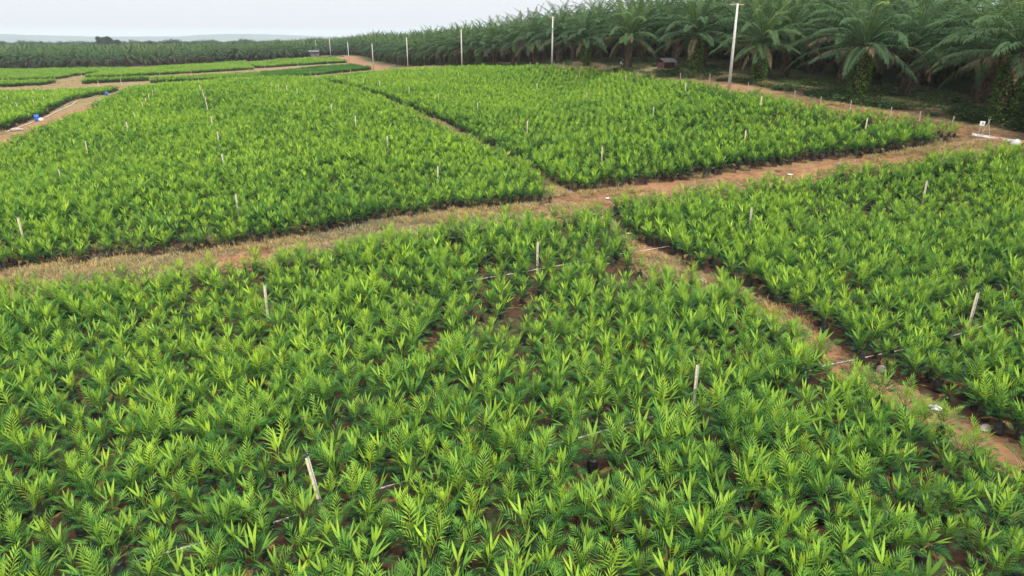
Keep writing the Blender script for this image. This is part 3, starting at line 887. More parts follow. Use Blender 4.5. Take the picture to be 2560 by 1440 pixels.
# ------------------------------------------------------------------ sprinkler stakes (tops traced in the photo)
m = MB(); m.box((0, 0, 0.60), (0.055, 0.045, 2.0)); m.box((0, 0, 1.63), (0.045, 0.035, 0.06)); ME_STAKE = m.mesh('post', M['wood'])
m = MB(); m.tube([(0.055, 0, -0.1), (0.055, 0, 1.75)], 0.016, 6); ME_RISER = m.mesh('riser_pipe', M['pvc'])
m = MB(); m.lathe([(0.02, 0), (0.035, 0.02), (0.035, 0.06), (0.015, 0.08), (0.03, 0.11), (0.01, 0.13)], 8, (0.055, 0, 1.74)); m.box((0.075, 0, 1.83), (0.12, 0.02, 0.025)); ME_HEAD = m.mesh('sprinkler_head', M['plastic'])
for bed, lst in STK.items():
    P = STK_P[bed]
    dd = project(P[:, 0], P[:, 1], P[:, 2])[2]
    for rk, i in enumerate(np.argsort(dd)):
        w = ('nearest' if rk == 0 else ordinal(rk + 1) + ' nearest')
        lab = 'pale sprinkler stake, %s of those standing in the %s' % (w, bed)
        r = empty('sprinkler_stake', P[i], random.uniform(-0.6, 0.6))
        s_ = random.uniform(0.96, 1.04)
        r.rotation_euler = (random.uniform(-0.03, 0.03), random.uniform(-0.035, 0.02), random.uniform(-0.7, 0.7)); r.scale = (1.1, 1.1, s_)
        if bed == 'front bed' and lst[i][0] == 770: r.rotation_euler = (0.0, -0.14, 0.1); r.location.x += 0.2
        tag(r, lab, 'stake', 'sprinkler stakes among the seedlings')
        link('post', ME_STAKE, r)
        if dd[i] < 110: link('riser_pipe', ME_RISER, r); link('sprinkler_head', ME_HEAD, r)

# ------------------------------------------------------------------ fence posts along the right-hand field edge
FP = [(1273,155),(1290,155),(1325,155),(1345,156),(1385,154),(1410,155),(1434,155),(1454,156),(1507,161),(1532,162),(1596,172),(1629,174),(1702,182),(1776,184),(1872,206),(1990,225),
      (2054,241),(2130,250),(2230,267),(2305,278),(2384,290)]
FH = 1.25
P = hit([p[0] for p in FP], [p[1] for p in FP], lift=FH, zmin=40)
m = MB(); m.tube([(0, 0, -0.2), (0.015, 0, 0.6), (0, 0.01, FH)], [0.05, 0.047, 0.042], 7); ME_FP = m.mesh('fence_post', M['post'])
for k in range(len(FP)):
    o = link('fence_post', ME_FP)
    o.location = P[k]; o.rotation_euler = (random.uniform(-.05, .05), random.uniform(-.05, .08), random.uniform(0, 3))
    tag(o, 'thin weathered fence post, %s from right along upper right bed\'s back edge' % ordinal(len(FP) - k), 'fence post', 'fence posts beside the track')

# ------------------------------------------------------------------ pipes
def pipe(name, px, rad, label, lift=0.05, zmin=10, group=None, cat='pipe', m='pvc', straight=False):
    px = np.array(px, float)
    P = hit(px[:, 0], px[:, 1], zmin=zmin)
    pts = []
    for i in range(len(P) - 1):
        for t in np.linspace(0, 1, 9)[:-1]: pts.append(P[i] * (1 - t) + P[i + 1] * t)
    pts.append(P[-1]); pts = np.array(pts)
    if straight: pts = np.array([P[0] + (P[-1] - P[0]) * t for t in np.linspace(0, 1, 9)]); pts[:, 2] += max(0, (ground(pts[:, 0], pts[:, 1]) - pts[:, 2]).max()) * 0.7 + rad + 0.02
    else: pts[:, 2] = ground(pts[:, 0], pts[:, 1]) + lift + rad
    mb = MB(); mb.tube(pts, rad, 8)
    o = mb.build(name, M[m], None, True)
    return tag(o, label, cat, group)
G = 'white irrigation pipes lying between the seedlings'
pipe('irrigation_pipe', [(330,1405),(700,1303),(940,1225),(1065,1190),(1180,1160),(1450,1095),(1690,1025),(1820,995),(2060,915),(2150,897),(2270,872),(2400,835),(2520,793)], 0.026,
     'long white irrigation pipe crossing the front bed from lower left to right', lift=-0.012, group=G)
pipe('irrigation_pipe', [(1090,723),(1300,685),(1410,665),(1560,636),(1690,615),(1780,600)], 0.026, 'white irrigation pipe crossing the gap between front and right beds', group=G)
pipe('irrigation_pipe', [(1300,443),(1335,438),(1366,435)], 0.045, 'short white pipe across the dark gap near the path crossing', group=G)
pipe('irrigation_pipe', [(1176,371),(1200,368),(1224,365)], 0.05, 'short white pipe farther up the dark gap between upper beds', group=G)
pipe('irrigation_pipe', [(240,478),(300,467)], 0.04, 'short white pipe showing between seedlings of the upper left bed', lift=0.25, group=G)
pipe('irrigation_pipe', [(-30,344),(20,330),(50,319),(95,302),(110,297),(140,281),(180,264),(217,248),(255,235)], 0.045, 'white hose running along the dirt path past the blue drums', zmin=60)
for k, (q0, q1, lab) in enumerate((((2428,343),(2552,362),'upper white pipe of the bundle on the red dirt by the sign'), ((2428,345.2),(2552,364.6),'middle white pipe of the bundle on the red dirt by the sign'),
                     ((2427,347.5),(2552,367.2),'lower white pipe of the bundle on the red dirt by the sign'), ((2436,352.5),(2476,360.5),'thin short pale pipe lying below the pipe bundle'))):
    pipe('white_pipe', [q0, q1], 0.05 if k < 3 else 0.03, lab, zmin=40, group='white pipes stacked by the sign', straight=True)

# ------------------------------------------------------------------ things at the upper right corner of the field
def at(u, v, zmin=20): return hit([u], [v], zmin=zmin)[0]
p = at(2440, 352, 40)
r = empty('sign_post', p, 0.0); tag(r, 'small white notice board on a thin post beside the pipe bundle', 'sign')
m = MB(); m.tube([(0, 0, -0.2), (0.10, 0, 1.15)], 0.022, 6); m.build('post', M['post'], r)
m = MB(); m.box((0.17, -0.03, 1.33), (0.40, 0.02, 0.34), ry=0.08); pl_ = m.build('board', M['signwhite'], r)
m = MB(); m.box((0.20, -0.043, 1.33), (0.12, 0.004, 0.17), ry=0.08); m.build('mark', M['signgrey'], pl_)
p = at(2461, 346, 40)
r = empty('pole_tripod', p, 0.0); tag(r, 'bare wooden poles tied into a tripod on red soil behind the pipes', 'tripod')
for q in ((-0.42, 0.1), (0.35, -0.15), (0.05, 0.45)):
    m = MB(); m.tube([(q[0], q[1], -0.15), (0.06 - q[0] * 0.18, -q[1] * 0.18, 1.50 if q[1] < 0.3 else 1.25)], [0.028, 0.022], 6); m.build('leg', M['post'], r)

def sack(name, p, s, label, m1='sack', seed=1, cat='sack'):
    random.seed(seed)
    mb = MB()
    n = 14
    prof = [(0.55, 0), (0.95, 0.12), (1.0, 0.35), (0.85, 0.6), (0.5, 0.82), (0.18, 0.9)]
    vs, fs = [], []
    ph = [random.uniform(0, 6) for _ in range(4)]
    for (rr_, z) in prof:
        for k in range(n):
            an = 2 * PI * k / n
            q = rr_ * (1 + 0.16 * math.sin(2 * an + ph[0] + z) + 0.10 * math.sin(3 * an + ph[1] + 3 * z) + random.uniform(-.05, .05))
            vs.append((q * s[0] * math.cos(an), q * s[1] * math.sin(an), z * s[2] + 0.03 * math.sin(an * 2 + ph[2])))
    for i in range(len(prof) - 1):
        for k in range(n):
            a, b = i * n + k, i * n + (k + 1) % n
            fs.append((a, b, b + n, a + n))
    fs.append(tuple(reversed(range(n)))); fs.append(tuple(range((len(prof) - 1) * n, len(prof) * n)))
    mb.add(vs, fs)
    o = mb.build(name, M[m1], None, True); o.location = (p[0], p[1], p[2] - 0.02)
    return tag(o, label, cat)
sack('white_sack', at(2538, 366, 40), (0.42, 0.35, 0.62), 'full white sack lying at the end of the pipe bundle', seed=2)
sack('orange_sack', at(2553, 362, 40), (0.22, 0.22, 0.40), 'small orange-topped sack leaning against the white sack', 'orange', 3)
sack('grey_sack', at(42, 327, 60), (0.75, 0.35, 0.42), 'crumpled greyish sack on the dirt path near the hose', 'stone', 4)
sack('white_sack', at(103, 303, 60), (0.35, 0.35, 0.5), 'small white sack beside the nearer blue drum', seed=5)
def rag(u, v, s, label, seed, m1='sack', name='plastic_scrap', cat='litter', zmin=15):
    random.seed(seed); p = at(u, v, zmin)
    mb = MB(); n = 6
    vs = []
    for i in range(n + 1):
        for j in range(n + 1):
            x, y = (i / n - .5) * 2, (j / n - .5) * 2
            k = max(abs(x), abs(y)); rr_ = 1 - 0.35 * random.random() * (k > 0.8)
            vs.append((x * s[0] * rr_, y * s[1] * rr_, s[2] * random.random() ** 1.5 * (1.1 - 0.7 * k) + 0.02))
    fs = [(i * (n + 1) + j, (i + 1) * (n + 1) + j, (i + 1) * (n + 1) + j + 1, i * (n + 1) + j + 1) for i in range(n) for j in range(n)]
    mb.add(vs, fs)
    o = mb.build(name, M[m1]); o.location = (p[0], p[1], p[2] + 0.015); o.rotation_euler = (0, 0, random.uniform(0, 3))
    tag(o, label, cat)
rag(2338, 1024, (0.17, 0.22, 0.16), 'crumpled white plastic sheet on the brown gap between beds', 3)
rag(1570, 585, (0.18, 0.16, 0.10), 'small pale plastic scrap in the gap near the path crossing', 4)
rag(1520, 497, (0.20, 0.14, 0.08), 'pale plastic scrap at the corner of the right bed', 5)
rag(1975, 437, (0.35, 0.22, 0.05), 'pale flattened scrap on the dirt path at right', 6)
rag(1945, 428, (0.22, 0.15, 0.12), 'dark plastic bag scrap on the dirt path at right', 7, 'plastic')
rag(1550, 472, (0.28, 0.2, 0.16), 'dark crumpled polybag on the grassy path edge', 9, 'plastic')
def stone(u, v, s, label, seed):
    random.seed(seed); p = at(u, v, 15)
    mb = MB(); n = 9
    prof = [(0.75, -0.1), (1.0, 0.15), (0.9, 0.5), (0.55, 0.85), (0.1, 0.95)]
    mb.lathe([(r_ * s[0], z_ * s[2]) for r_, z_ in prof], n, wob=0.18)
    o = mb.build('stone', M['stone']); o.location = p; o.scale = (1, s[1] / s[0], 1); o.rotation_euler = (0, 0, random.uniform(0, 3))
    tag(o, label, 'stone')
stone(2203, 930, (0.19, 0.15, 0.30), 'grey lump of stone in the gap just below the white pipe', 1)
stone(2462, 1072, (0.25, 0.15, 0.16), 'pale grey stone at the right end of the brown gap', 2)
stone(1755, 700, (0.20, 0.14, 0.13), 'small pale stone on the bare patch right of the loose seedlings', 3)

# blue drums on the left path
def drum(u, v, label):
    p = at(u, v, 60)
    r = empty('blue_drum', p, 0.4); tag(r, label, 'drum', 'blue drums on the dirt path')
    m = MB(); m.lathe([(0.27, 0), (0.29, 0.03), (0.285, 0.28), (0.30, 0.30), (0.285, 0.32), (0.285, 0.58), (0.30, 0.60), (0.285, 0.62), (0.29, 0.86), (0.27, 0.88)], 18); m.build('body', M['blue'], r, True)
    m = MB(); m.lathe([(0.295, 0.865), (0.295, 0.895), (0.25, 0.90)], 18); m.lathe([(0.04, 0.90), (0.04, 0.93)], 8, (0.15, 0, 0)); m.build('lid', M['blue'], r)
drum(94, 304, 'blue plastic drum on the dirt path, nearer of the two')
drum(268, 240, 'blue plastic drum at the far end of the dirt path')

# ------------------------------------------------------------------ little coop hut on stilts
p = at(1664, 181, 60)
r = empty('stilt_hut', p, R(24)); tag(r, 'small red-brown plank hut on stilts with a tin roof under the palms', 'hut')
m = MB()
m.box((0, -0.75, 1.12), (1.9, 0.05, 0.85)); m.box((0, 0.75, 1.12), (1.9, 0.05, 0.85)); m.box((-0.92, 0, 1.12), (0.05, 1.44, 0.85)); m.box((0.92, 0, 1.12), (0.05, 1.44, 0.85))
for k in range(8): m.box((-0.83 + k * 0.237, -0.79, 1.12), (0.205, 0.025, 0.85))
m.build('wall', M['plank'], r)
m = MB(); m.box((0, 0, 0.66), (2.1, 1.75, 0.07)); m.build('floor', M['greyplank'], r)
for sx in (-0.95, 0.95):
    for sy in (-0.80, 0.80):
        m = MB(); m.box((sx, sy, 0.75 if sy > 0 else 0.85), (0.09, 0.09, 2.1 if sy > 0 else 1.9)); m.build('stilt', M['greyplank'], r)
def corr_roof(name, c, w, d, pitch, mt, parent, ridges=16, rx=0.0):
    mb = MB(); vs, fs = [], []
    n = ridges * 4
    for i in range(n + 1):
        x = (i / n - .5) * w; z = 0.025 * math.sin(i / n * ridges * 2 * PI)
        for y in (-d / 2, d / 2): vs += [(x, y, z + 0.012), (x, y, z - 0.012)]
    for i in range(n):
        a = i * 4
        fs += [(a, a + 4, a + 6, a + 2), (a + 1, a + 3, a + 7, a + 5), (a, a + 1, a + 5, a + 4), (a + 2, a + 6, a + 7, a + 3)]
    Mx = Matrix.Translation(c) @ Matrix.Rotation(pitch, 4, 'X')
    mb.add([Mx @ Vector(q) for q in vs], fs)
    return mb.build(name, M[mt], parent)
corr_roof('roof', (0, -0.62, 1.78), 2.5, 1.45, R(24), 'tin', r)
corr_roof('roof', (0, 0.62, 1.78), 2.5, 1.45, R(-24), 'tinpale', r)
m = MB(); m.lathe([(0.16, 0), (0.2, 0.05), (0.22, 0.36), (0.2, 0.38)], 12, (0, 0, 0)); o = m.build('white_bucket', M['sack'], None, True)
pb = Matrix.Translation(p) @ Matrix.Rotation(R(24), 4, 'Z') @ Vector((1.22, -0.5, 1.0))
tag(o, 'white bucket hanging on the right side of the stilt hut', 'bucket'); o.location = pb

# ------------------------------------------------------------------ far shack by the poles
p = at(786, 143, 250)
r = empty('field_shack', p, R(6)); tag(r, 'weathered plank shack with a grey metal roof beyond the farthest bed', 'shack')
m = MB(); m.box((0.4, -1.5, 1.3), (4.2, 0.08, 2.6)); m.box((0.4, 1.5, 1.3), (4.2, 0.08, 2.6)); m.box((-1.7, 0, 1.3), (0.08, 2.9, 2.6)); m.box((2.5, 0, 1.3), (0.08, 2.9, 2.6))
for k in range(14): m.box((-1.55 + k * 0.3, -1.56, 1.3), (0.26, 0.03, 2.6))
m.build('wall', M['greyplank'], r)
m = MB(); m.box((1.1, -1.62, 0.95), (0.8, 0.05, 1.9)); m.build('door', M['plank'], r)
corr_roof('roof', (0.1, -0.95, 3.15), 5.6, 2.5, R(22), 'tinpale', r, 24)
corr_roof('roof', (0.1, 1.2, 3.15), 5.6, 2.3, R(-22), 'tin', r, 24)
m = MB()
for k in range(9): m.box((-2.9, -1.2 + k * 0.3, 1.2), (0.06, 0.26, 2.3), mi=0)
m.box((-2.3, 0, 2.5), (1.5, 2.9, 0.06), ry=-0.2); m.build('lean_to', M['plank'], r)

# low plank bench on the crest
p = at(1254, 163, 80)
r = empty('plank_bench', p, math.atan2(LDIR[1], LDIR[0]) + 1.1); tag(r, 'long low plank bench on the crest beyond the upper right bed', 'bench')
m = MB(); m.box((0, 0, 0.55), (3.2, 0.35, 0.07)); m.build('seat', M['post'], r)
for sx in (-1.2, 1.2):
    m = MB(); m.box((sx, 0, 0.25), (0.10, 0.30, 0.55)); m.build('leg', M['post'], r)

# ------------------------------------------------------------------ rider on a motorbike, coming along the track
def skin_body(name, verts, edges, radii, material, parent, sub=2, root=0):
    me = bpy.data.meshes.new(name)
    me.from_pydata(verts, edges, [])
    o = link(name, me, parent)
    o.modifiers.new('skin', 'SKIN'); sb = o.modifiers.new('sub', 'SUBSURF'); sb.levels = sb.render_levels = sub
    for i, q in enumerate(radii):
        me.skin_vertices[0].data[i].radius = (q, q)
        me.skin_vertices[0].data[i].use_root = (i == root)
    me.materials.append(material)
    return o
pm = at(1558, 174.5, 60)
HEAD = R(-128)
bike = empty('motorbike', pm, HEAD); tag(bike, 'small red motorbike ridden along the track behind the field crest', 'motorbike')
for x in (-0.62, 0.62):
    m = MB()
    ring = [(x + 0.27 * math.cos(a), 0, 0.29 + 0.27 * math.sin(a)) for a in np.linspace(0, 2 * PI, 25)]
    m.tube(ring, 0.045, 8, False); w_ = m.build('wheel', M['rubber'], bike, True)
    m = MB()
    for a in np.linspace(0, PI, 5)[:-1]: m.tube([(x - 0.24 * math.cos(a), 0, 0.29 - 0.24 * math.sin(a)), (x + 0.24 * math.cos(a), 0, 0.29 + 0.24 * math.sin(a))], 0.008, 4)
    m.tube([(x, -0.05, 0.29), (x, 0.05, 0.29)], 0.04, 8); m.build('rim', M['metal'], w_)
m = MB(); m.tube([(0.30, 0, 0.88), (0.18, 0, 0.55), (-0.1, 0, 0.45), (-0.45, 0, 0.60), (-0.75, 0, 0.68)], [0.07, 0.13, 0.13, 0.11, 0.05], 10)
m.tube([(0.36, 0.07, 0.9), (0.62, 0.08, 0.29)], 0.025, 6); m.tube([(0.36, -0.07, 0.9), (0.62, -0.08, 0.29)], 0.025, 6); m.tube([(-0.1, 0.09, 0.4), (-0.62, 0.09, 0.29)], 0.03, 6); m.tube([(-0.1, -0.09, 0.4), (-0.62, -0.09, 0.29)], 0.03, 6)
m.build('body', M['redpaint'], bike, True)
m = MB(); m.tube([(0.05, 0, 0.70), (-0.25, 0, 0.74), (-0.68, 0, 0.78)], [0.10, 0.13, 0.09], 10); m.build('seat', M['plastic'], bike, True)
m = MB(); m.box((-0.62, -0.32, 0.93), (0.36, 1.30, 0.04)); m.tube([(-0.62, 0, 0.66), (-0.62, 0, 0.93)], 0.03, 6); m.build('carrier', M['metal'], bike)
m = MB(); m.tube([(0.22, -0.34, 1.02), (0.32, -0.12, 0.97), (0.32, 0.12, 0.97), (0.22, 0.34, 1.02)], 0.018, 6); m.build('handlebar', M['metal'], bike)
m = MB(); m.lathe([(0.03, -0.08), (0.08, -0.03), (0.09, 0.03), (0.07, 0.05)], 12); o = m.build('headlight', M['metal'], bike, True); o.location = (0.42, 0, 0.86); o.rotation_euler = (0, R(90), 0)
person = empty('person', pm, HEAD); tag(person, 'rider in dark jacket and helmet astride the red motorbike on the track', 'person')
v = [(-0.22, 0, 0.86), (-0.20, 0, 1.08), (-0.14, 0, 1.30), (-0.10, 0, 1.40), (-0.08, 0, 1.47),                # pelvis, belly, chest, neck base, neck
     (-0.11, 0.19, 1.36), (-0.02, 0.30, 1.14), (0.20, 0.31, 1.05), (-0.11, -0.19, 1.36), (-0.02, -0.30, 1.14), (0.20, -0.31, 1.05),
     (-0.18, 0.12, 0.82), (0.16, 0.20, 0.74), (0.06, 0.19, 0.36), (0.18, 0.20, 0.30), (-0.18, -0.12, 0.82), (0.16, -0.20, 0.74), (0.06, -0.19, 0.36), (0.18, -0.20, 0.30),
     (-0.05, 0, 1.56), (-0.03, 0, 1.66)]
e = [(0, 1), (1, 2), (2, 3), (3, 4), (2, 5), (5, 6), (6, 7), (2, 8), (8, 9), (9, 10), (0, 11), (11, 12), (12, 13), (13, 14), (0, 15), (15, 16), (16, 17), (17, 18), (4, 19), (19, 20)]
rd = [.15, .14, .17, .09, .06, .075, .055, .04, .075, .055, .04, .10, .08, .055, .04, .10, .08, .055, .04, .095, .075]
skin_body('body', v, e, rd, M['skin'], person)
# jacket and trousers a little proud of the body
skin_body('jacket', [v[i] for i in (0, 1, 2, 3, 5, 6, 8, 9)] + [(0.12, 0.305, 1.075), (0.12, -0.305, 1.075)], [(0, 1), (1, 2), (2, 3), (2, 4), (4, 5), (2, 6), (6, 7), (5, 8), (7, 9)],
          [.17, .165, .19, .095, .095, .075, .095, .075, .058, .058], M['cloth'], person)
skin_body('trousers', [v[i] for i in (0, 11, 12, 13, 15, 16, 17)], [(0, 1), (1, 2), (2, 3), (0, 4), (4, 5), (5, 6)], [.165, .12, .098, .07, .12, .098, .07], M['trouser'], person)
m = MB(); m.lathe([(0.115, -0.10), (0.14, -0.02), (0.14, 0.06), (0.11, 0.13), (0.05, 0.165), (0.005, 0.17)], 14, (-0.04, 0, 1.62)); hm = m.build('helmet', M['plastic'], person, True)
m = MB(); m.box((0.105, 0, 1.60), (0.02, 0.17, 0.09)); m.build('visor', M['metal'], hm)
for sy in (-1, 1):
    m = MB()
    for k, (dy, ln) in enumerate(((-0.03, 0.07), (-0.01, 0.085), (0.012, 0.08), (0.033, 0.06))):
        m.tube([(0.20, sy * 0.31 + dy, 1.05), (0.20 + ln * 0.7, sy * 0.31 + dy, 1.055), (0.20 + ln * 0.75, sy * 0.31 + dy, 1.02)], 0.011, 5)
    m.tube([(0.19, sy * 0.27, 1.05), (0.24, sy * 0.265, 1.03)], 0.012, 5)
    m.box((0.19, sy * 0.31, 1.05), (0.07, 0.08, 0.03)); m.build('hand', M['skin'], person, True)
for k in range(3):
    m = MB(); m.box((0, 0, 0.17), (0.30, 0.22, 0.34)); m.lathe([(0.05, 0.34), (0.05, 0.40)], 8); m.box((0, 0, 0.37), (0.16, 0.03, 0.03))
    o = m.build('white_jerrycan', M['sack'])
    q = Matrix.Translation(pm) @ Matrix.Rotation(HEAD, 4, 'Z') @ Vector((-0.62, -0.80 + 0.37 * k, 0.95))
    o.location = q; o.rotation_euler = (0, 0, HEAD)
    tag(o, 'white jerrycan on the motorbike rack, %s of three' % ('leftmost', 'middle', 'rightmost')[2 - k], 'jerrycan', 'jerrycans on the motorbike')

# ------------------------------------------------------------------ grass tufts and verge plants
def tuft(seed, n, h, w, spread, ages):
    random.seed(seed); mb = MB()
    for k in range(n):
        az = random.uniform(0, 6.28); rr_ = spread * random.random() ** 0.5
        p = Vector((rr_ * math.cos(az), rr_ * math.sin(az), 0))
        a2 = random.uniform(0, 6.28); el = R(random.uniform(40, 88)); L = h * random.uniform(0.5, 1.15)
        d = Vector((math.cos(el) * math.cos(a2), math.cos(el) * math.sin(a2), math.sin(el)))
        leaflet(mb, p, d, Vector((-math.sin(a2), math.cos(a2), 0)), L, w, L * 0.3, random.choice(ages))
    return mb
grass_col = bpy.data.collections.new('grass_variants')
for i in range(4):
    o = bpy.data.objects.new('grass_variant_%d' % i, tuft(700 + i, 46, 0.34, 0.022, 0.30, (0.3, 0.6, 0.8, 1.0) if i else (0.0, 0.1, 0.4, 0.6)).mesh('grass_variant_%d' % i, M['drygrass'])); grass_col.objects.link(o)
random.seed(790); mb = MB()
for k in range(26):
    a2 = random.uniform(0, 6.28); d = Vector((math.cos(a2), math.sin(a2), random.uniform(-0.02, 0.12))).normalized()
    leaflet(mb, Vector((random.gauss(0, 0.4), random.gauss(0, 0.4), 0.03)), d, Vector((-math.sin(a2), math.cos(a2), 0)), random.uniform(0.08, 0.3), random.uniform(0.015, 0.05), 0.01, random.random())
litter_col = bpy.data.collections.new('litter_variants')
for i, mm in enumerate((M['dryleaf'], M['bagsoil'])):
    o = bpy.data.objects.new('litter_variant_%d' % i, mb.mesh('litter_variant_%d' % i, mm)); litter_col.objects.link(o)
# candidates: the strips between beds
cand = np.stack([rng.uniform(-45, 55, 150000), rng.uniform(22, 78, 150000)], 1)
far = np.stack([rng.uniform(-190, -20, 60000), rng.uniform(70, 300, 60000)], 1)
cand = np.concatenate([cand, far])
cz = ground(cand[:, 0], cand[:, 1])
cu, cv, cd = project(cand[:, 0], cand[:, 1], cz)
inb = np.zeros(len(cand), bool)
for P in POLY.values(): inb |= inside(P, cand[:, 0], cand[:, 1])
ss, dl = line_coords(cand[:, 0], cand[:, 1])
ns = vnoise(cand[:, 0], cand[:, 1], 3.0, 40) * 0.6 + vnoise(cand[:, 0], cand[:, 1], 1.1, 41) * 0.4
prob = np.where(cu < 1330, np.clip((ns - 0.44) * 2.6, 0, 1), np.clip((ns - 0.55) * 2.2, 0, 0.6))
prob = np.where(cd > 70, np.clip((ns - 0.3) * 1.5, 0, 0.6), prob)
nearbed = np.zeros(len(cand), bool)
for k in ('upper left bed', 'upper right bed'):
    for dx, dy in ((0, 0.8), (0, 1.6), (-1, .5), (1, .5)): nearbed |= inside(POLY[k], cand[:, 0] + dx, cand[:, 1] + dy)
prob = np.where(nearbed, np.clip(prob * 1.6 + 0.30 * (cu < 1330), 0, 1), prob)
kp = ~inb & (dl < 3) & (cu > -150) & (cu < 2700) & (cv > 120) & (rng.random(len(cand)) < prob * 0.8) & ~inside(ROAD, cand[:, 0], cand[:, 1])
# sparse weeds inside the front edge of the upper beds
kp |= inb & nearbed & (cd < 70) & (rng.random(len(cand)) < 0.05)
c_ = cand[kp]; m_ = len(c_)
gi = np.where(rng.random(m_) < 0.72, rng.integers(1, 4, m_), 0)
scatter('dry_grass', np.stack([c_[:, 0], c_[:, 1], cz[kp]], 1), np.stack([rng.normal(0, .1, m_), rng.normal(0, .1, m_), rng.uniform(0, 6.28, m_)], 1),
        np.repeat(rng.uniform(0.7, 1.6, m_)[:, None], 3, 1), gi, rng.normal(0, 0.3, m_), grass_col)
print('grass', m_)
kl = (dl < 3) & (cu > -100) & (cu < 2660) & (cd < 75) & (cv > 120) & (rng.random(len(cand)) < np.where(inb, 0.05, 0.13))
l_ = cand[kl]; m_ = len(l_)
scatter('leaf_litter', np.stack([l_[:, 0], l_[:, 1], cz[kl]], 1), np.stack([np.zeros(m_), np.zeros(m_), rng.uniform(0, 6.28, m_)], 1),
        np.repeat(rng.uniform(0.6, 1.3, m_)[:, None], 3, 1), (rng.random(m_) < 0.55).astype(int), np.zeros(m_), litter_col)
verge_col = bpy.data.collections.new('verge_variants')
for i in range(3):
    random.seed(760 + i); mb = MB()
    for k in range(70):
        p = Vector((random.gauss(0, 0.35), random.gauss(0, 0.35), abs(random.gauss(0, 0.16)) + 0.03))
        a2 = random.uniform(0, 6.28); d = Vector((math.cos(a2), math.sin(a2), random.uniform(-0.3, 0.7))).normalized()
        leaflet(mb, p, d, Vector((-math.sin(a2), math.cos(a2), 0)), random.uniform(0.12, 0.26), random.uniform(0.08, 0.15), 0.03, random.random())
    o = bpy.data.objects.new('verge_variant_%d' % i, mb.mesh('verge_variant_%d' % i, M['verge'])); verge_col.objects.link(o)
sv_, dv_ = rng.uniform(-48, 150, 9000), 4.6 + np.abs(rng.normal(0, 7, 9000))
vx, vy = _p0[0] + LDIR[0] * sv_ + LNRM[0] * dv_, _p0[1] + LDIR[1] * sv_ + LNRM[1] * dv_
nn = vnoise(vx, vy, 4.0, 50)
near = np.clip(1.1 - (sv_ + 45) / 90, 0.12, 1)
kp = (rng.random(9000) < np.clip((nn - 0.3) * 2.2, 0.05, 1) * near) & (dv_ < 24)
vx, vy = vx[kp], vy[kp]; m_ = len(vx)
scatter('verge_creepers', np.stack([vx, vy, ground(vx, vy)], 1), np.stack([rng.normal(0, .1, m_), rng.normal(0, .1, m_), rng.uniform(0, 6.28, m_)], 1),
        np.repeat(rng.uniform(0.7, 1.6, m_)[:, None], 3, 1), rng.integers(0, 3, m_), rng.normal(0, 0.3, m_), verge_col)

# ------------------------------------------------------------------ far plain: woods, one big tree, hills
def hill_ridge(name, dist, prof, depth, seed):
    """A long wooded ridge: prof gives (azimuth, metres above the camera)."""
    r_ = np.random.default_rng(seed)
    az = np.linspace(-0.75, 0.75, 260)
    top = np.interp(az, [q[0] for q in prof], [q[1] for q in prof])
    top = top + (np.convolve(r_.normal(0, 1, 300), np.ones(9) / 9, 'same')[:260]) * dist * 0.0006 + r_.normal(0, dist * 0.00012, 260)
    rows_ = [(0, -60), (0.15, 0.35), (0.4, 0.8), (0.6, 1.0), (1.0, 0.5)]
    vs, fs = [], []
    for (t, f) in rows_:
        for a, h in zip(az, top):
            rr_ = dist + depth * t
            z = HC - 40 if f < 0 else HC - 25 + (h + 25) * f
            vs.append((rr_ * math.sin(a), rr_ * math.cos(a), z))
    for i in range(len(rows_) - 1):
        for k in range(259): a = i * 260 + k; fs.append((a, a + 1, a + 261, a + 260))
    mb = MB(); mb.add(vs, fs); o = mb.build(name, M['hill'], None, True); tag(o, kind='structure')
f2 = lambda u: math.atan((u - CX) / FPX / 1.0)
def hv(v, d): return (100.5 - v) / FPX * d
D1 = 8500.0
hill_ridge('hills', D1, [(f2(-400), hv(93, D1)), (f2(0), hv(90, D1)), (f2(90), hv(88.5, D1)), (f2(200), hv(92, D1)), (f2(340), hv(93, D1)), (f2(500), hv(93, D1)), (f2(545), hv(89, D1)), (f2(620), hv(87, D1)),
                        (f2(720), hv(88, D1)), (f2(860), hv(93, D1)), (f2(1000), hv(97, D1)), (f2(2900), hv(97, D1))], 900, 1)
D2 = 3500.0
hill_ridge('low_hills', D2, [(f2(-400), hv(103, D2)), (f2(0), hv(104, D2)), (f2(300), hv(106, D2)), (f2(600), hv(104.5, D2)), (f2(900), hv(103, D2)), (f2(2900), hv(103, D2))], 500, 2)

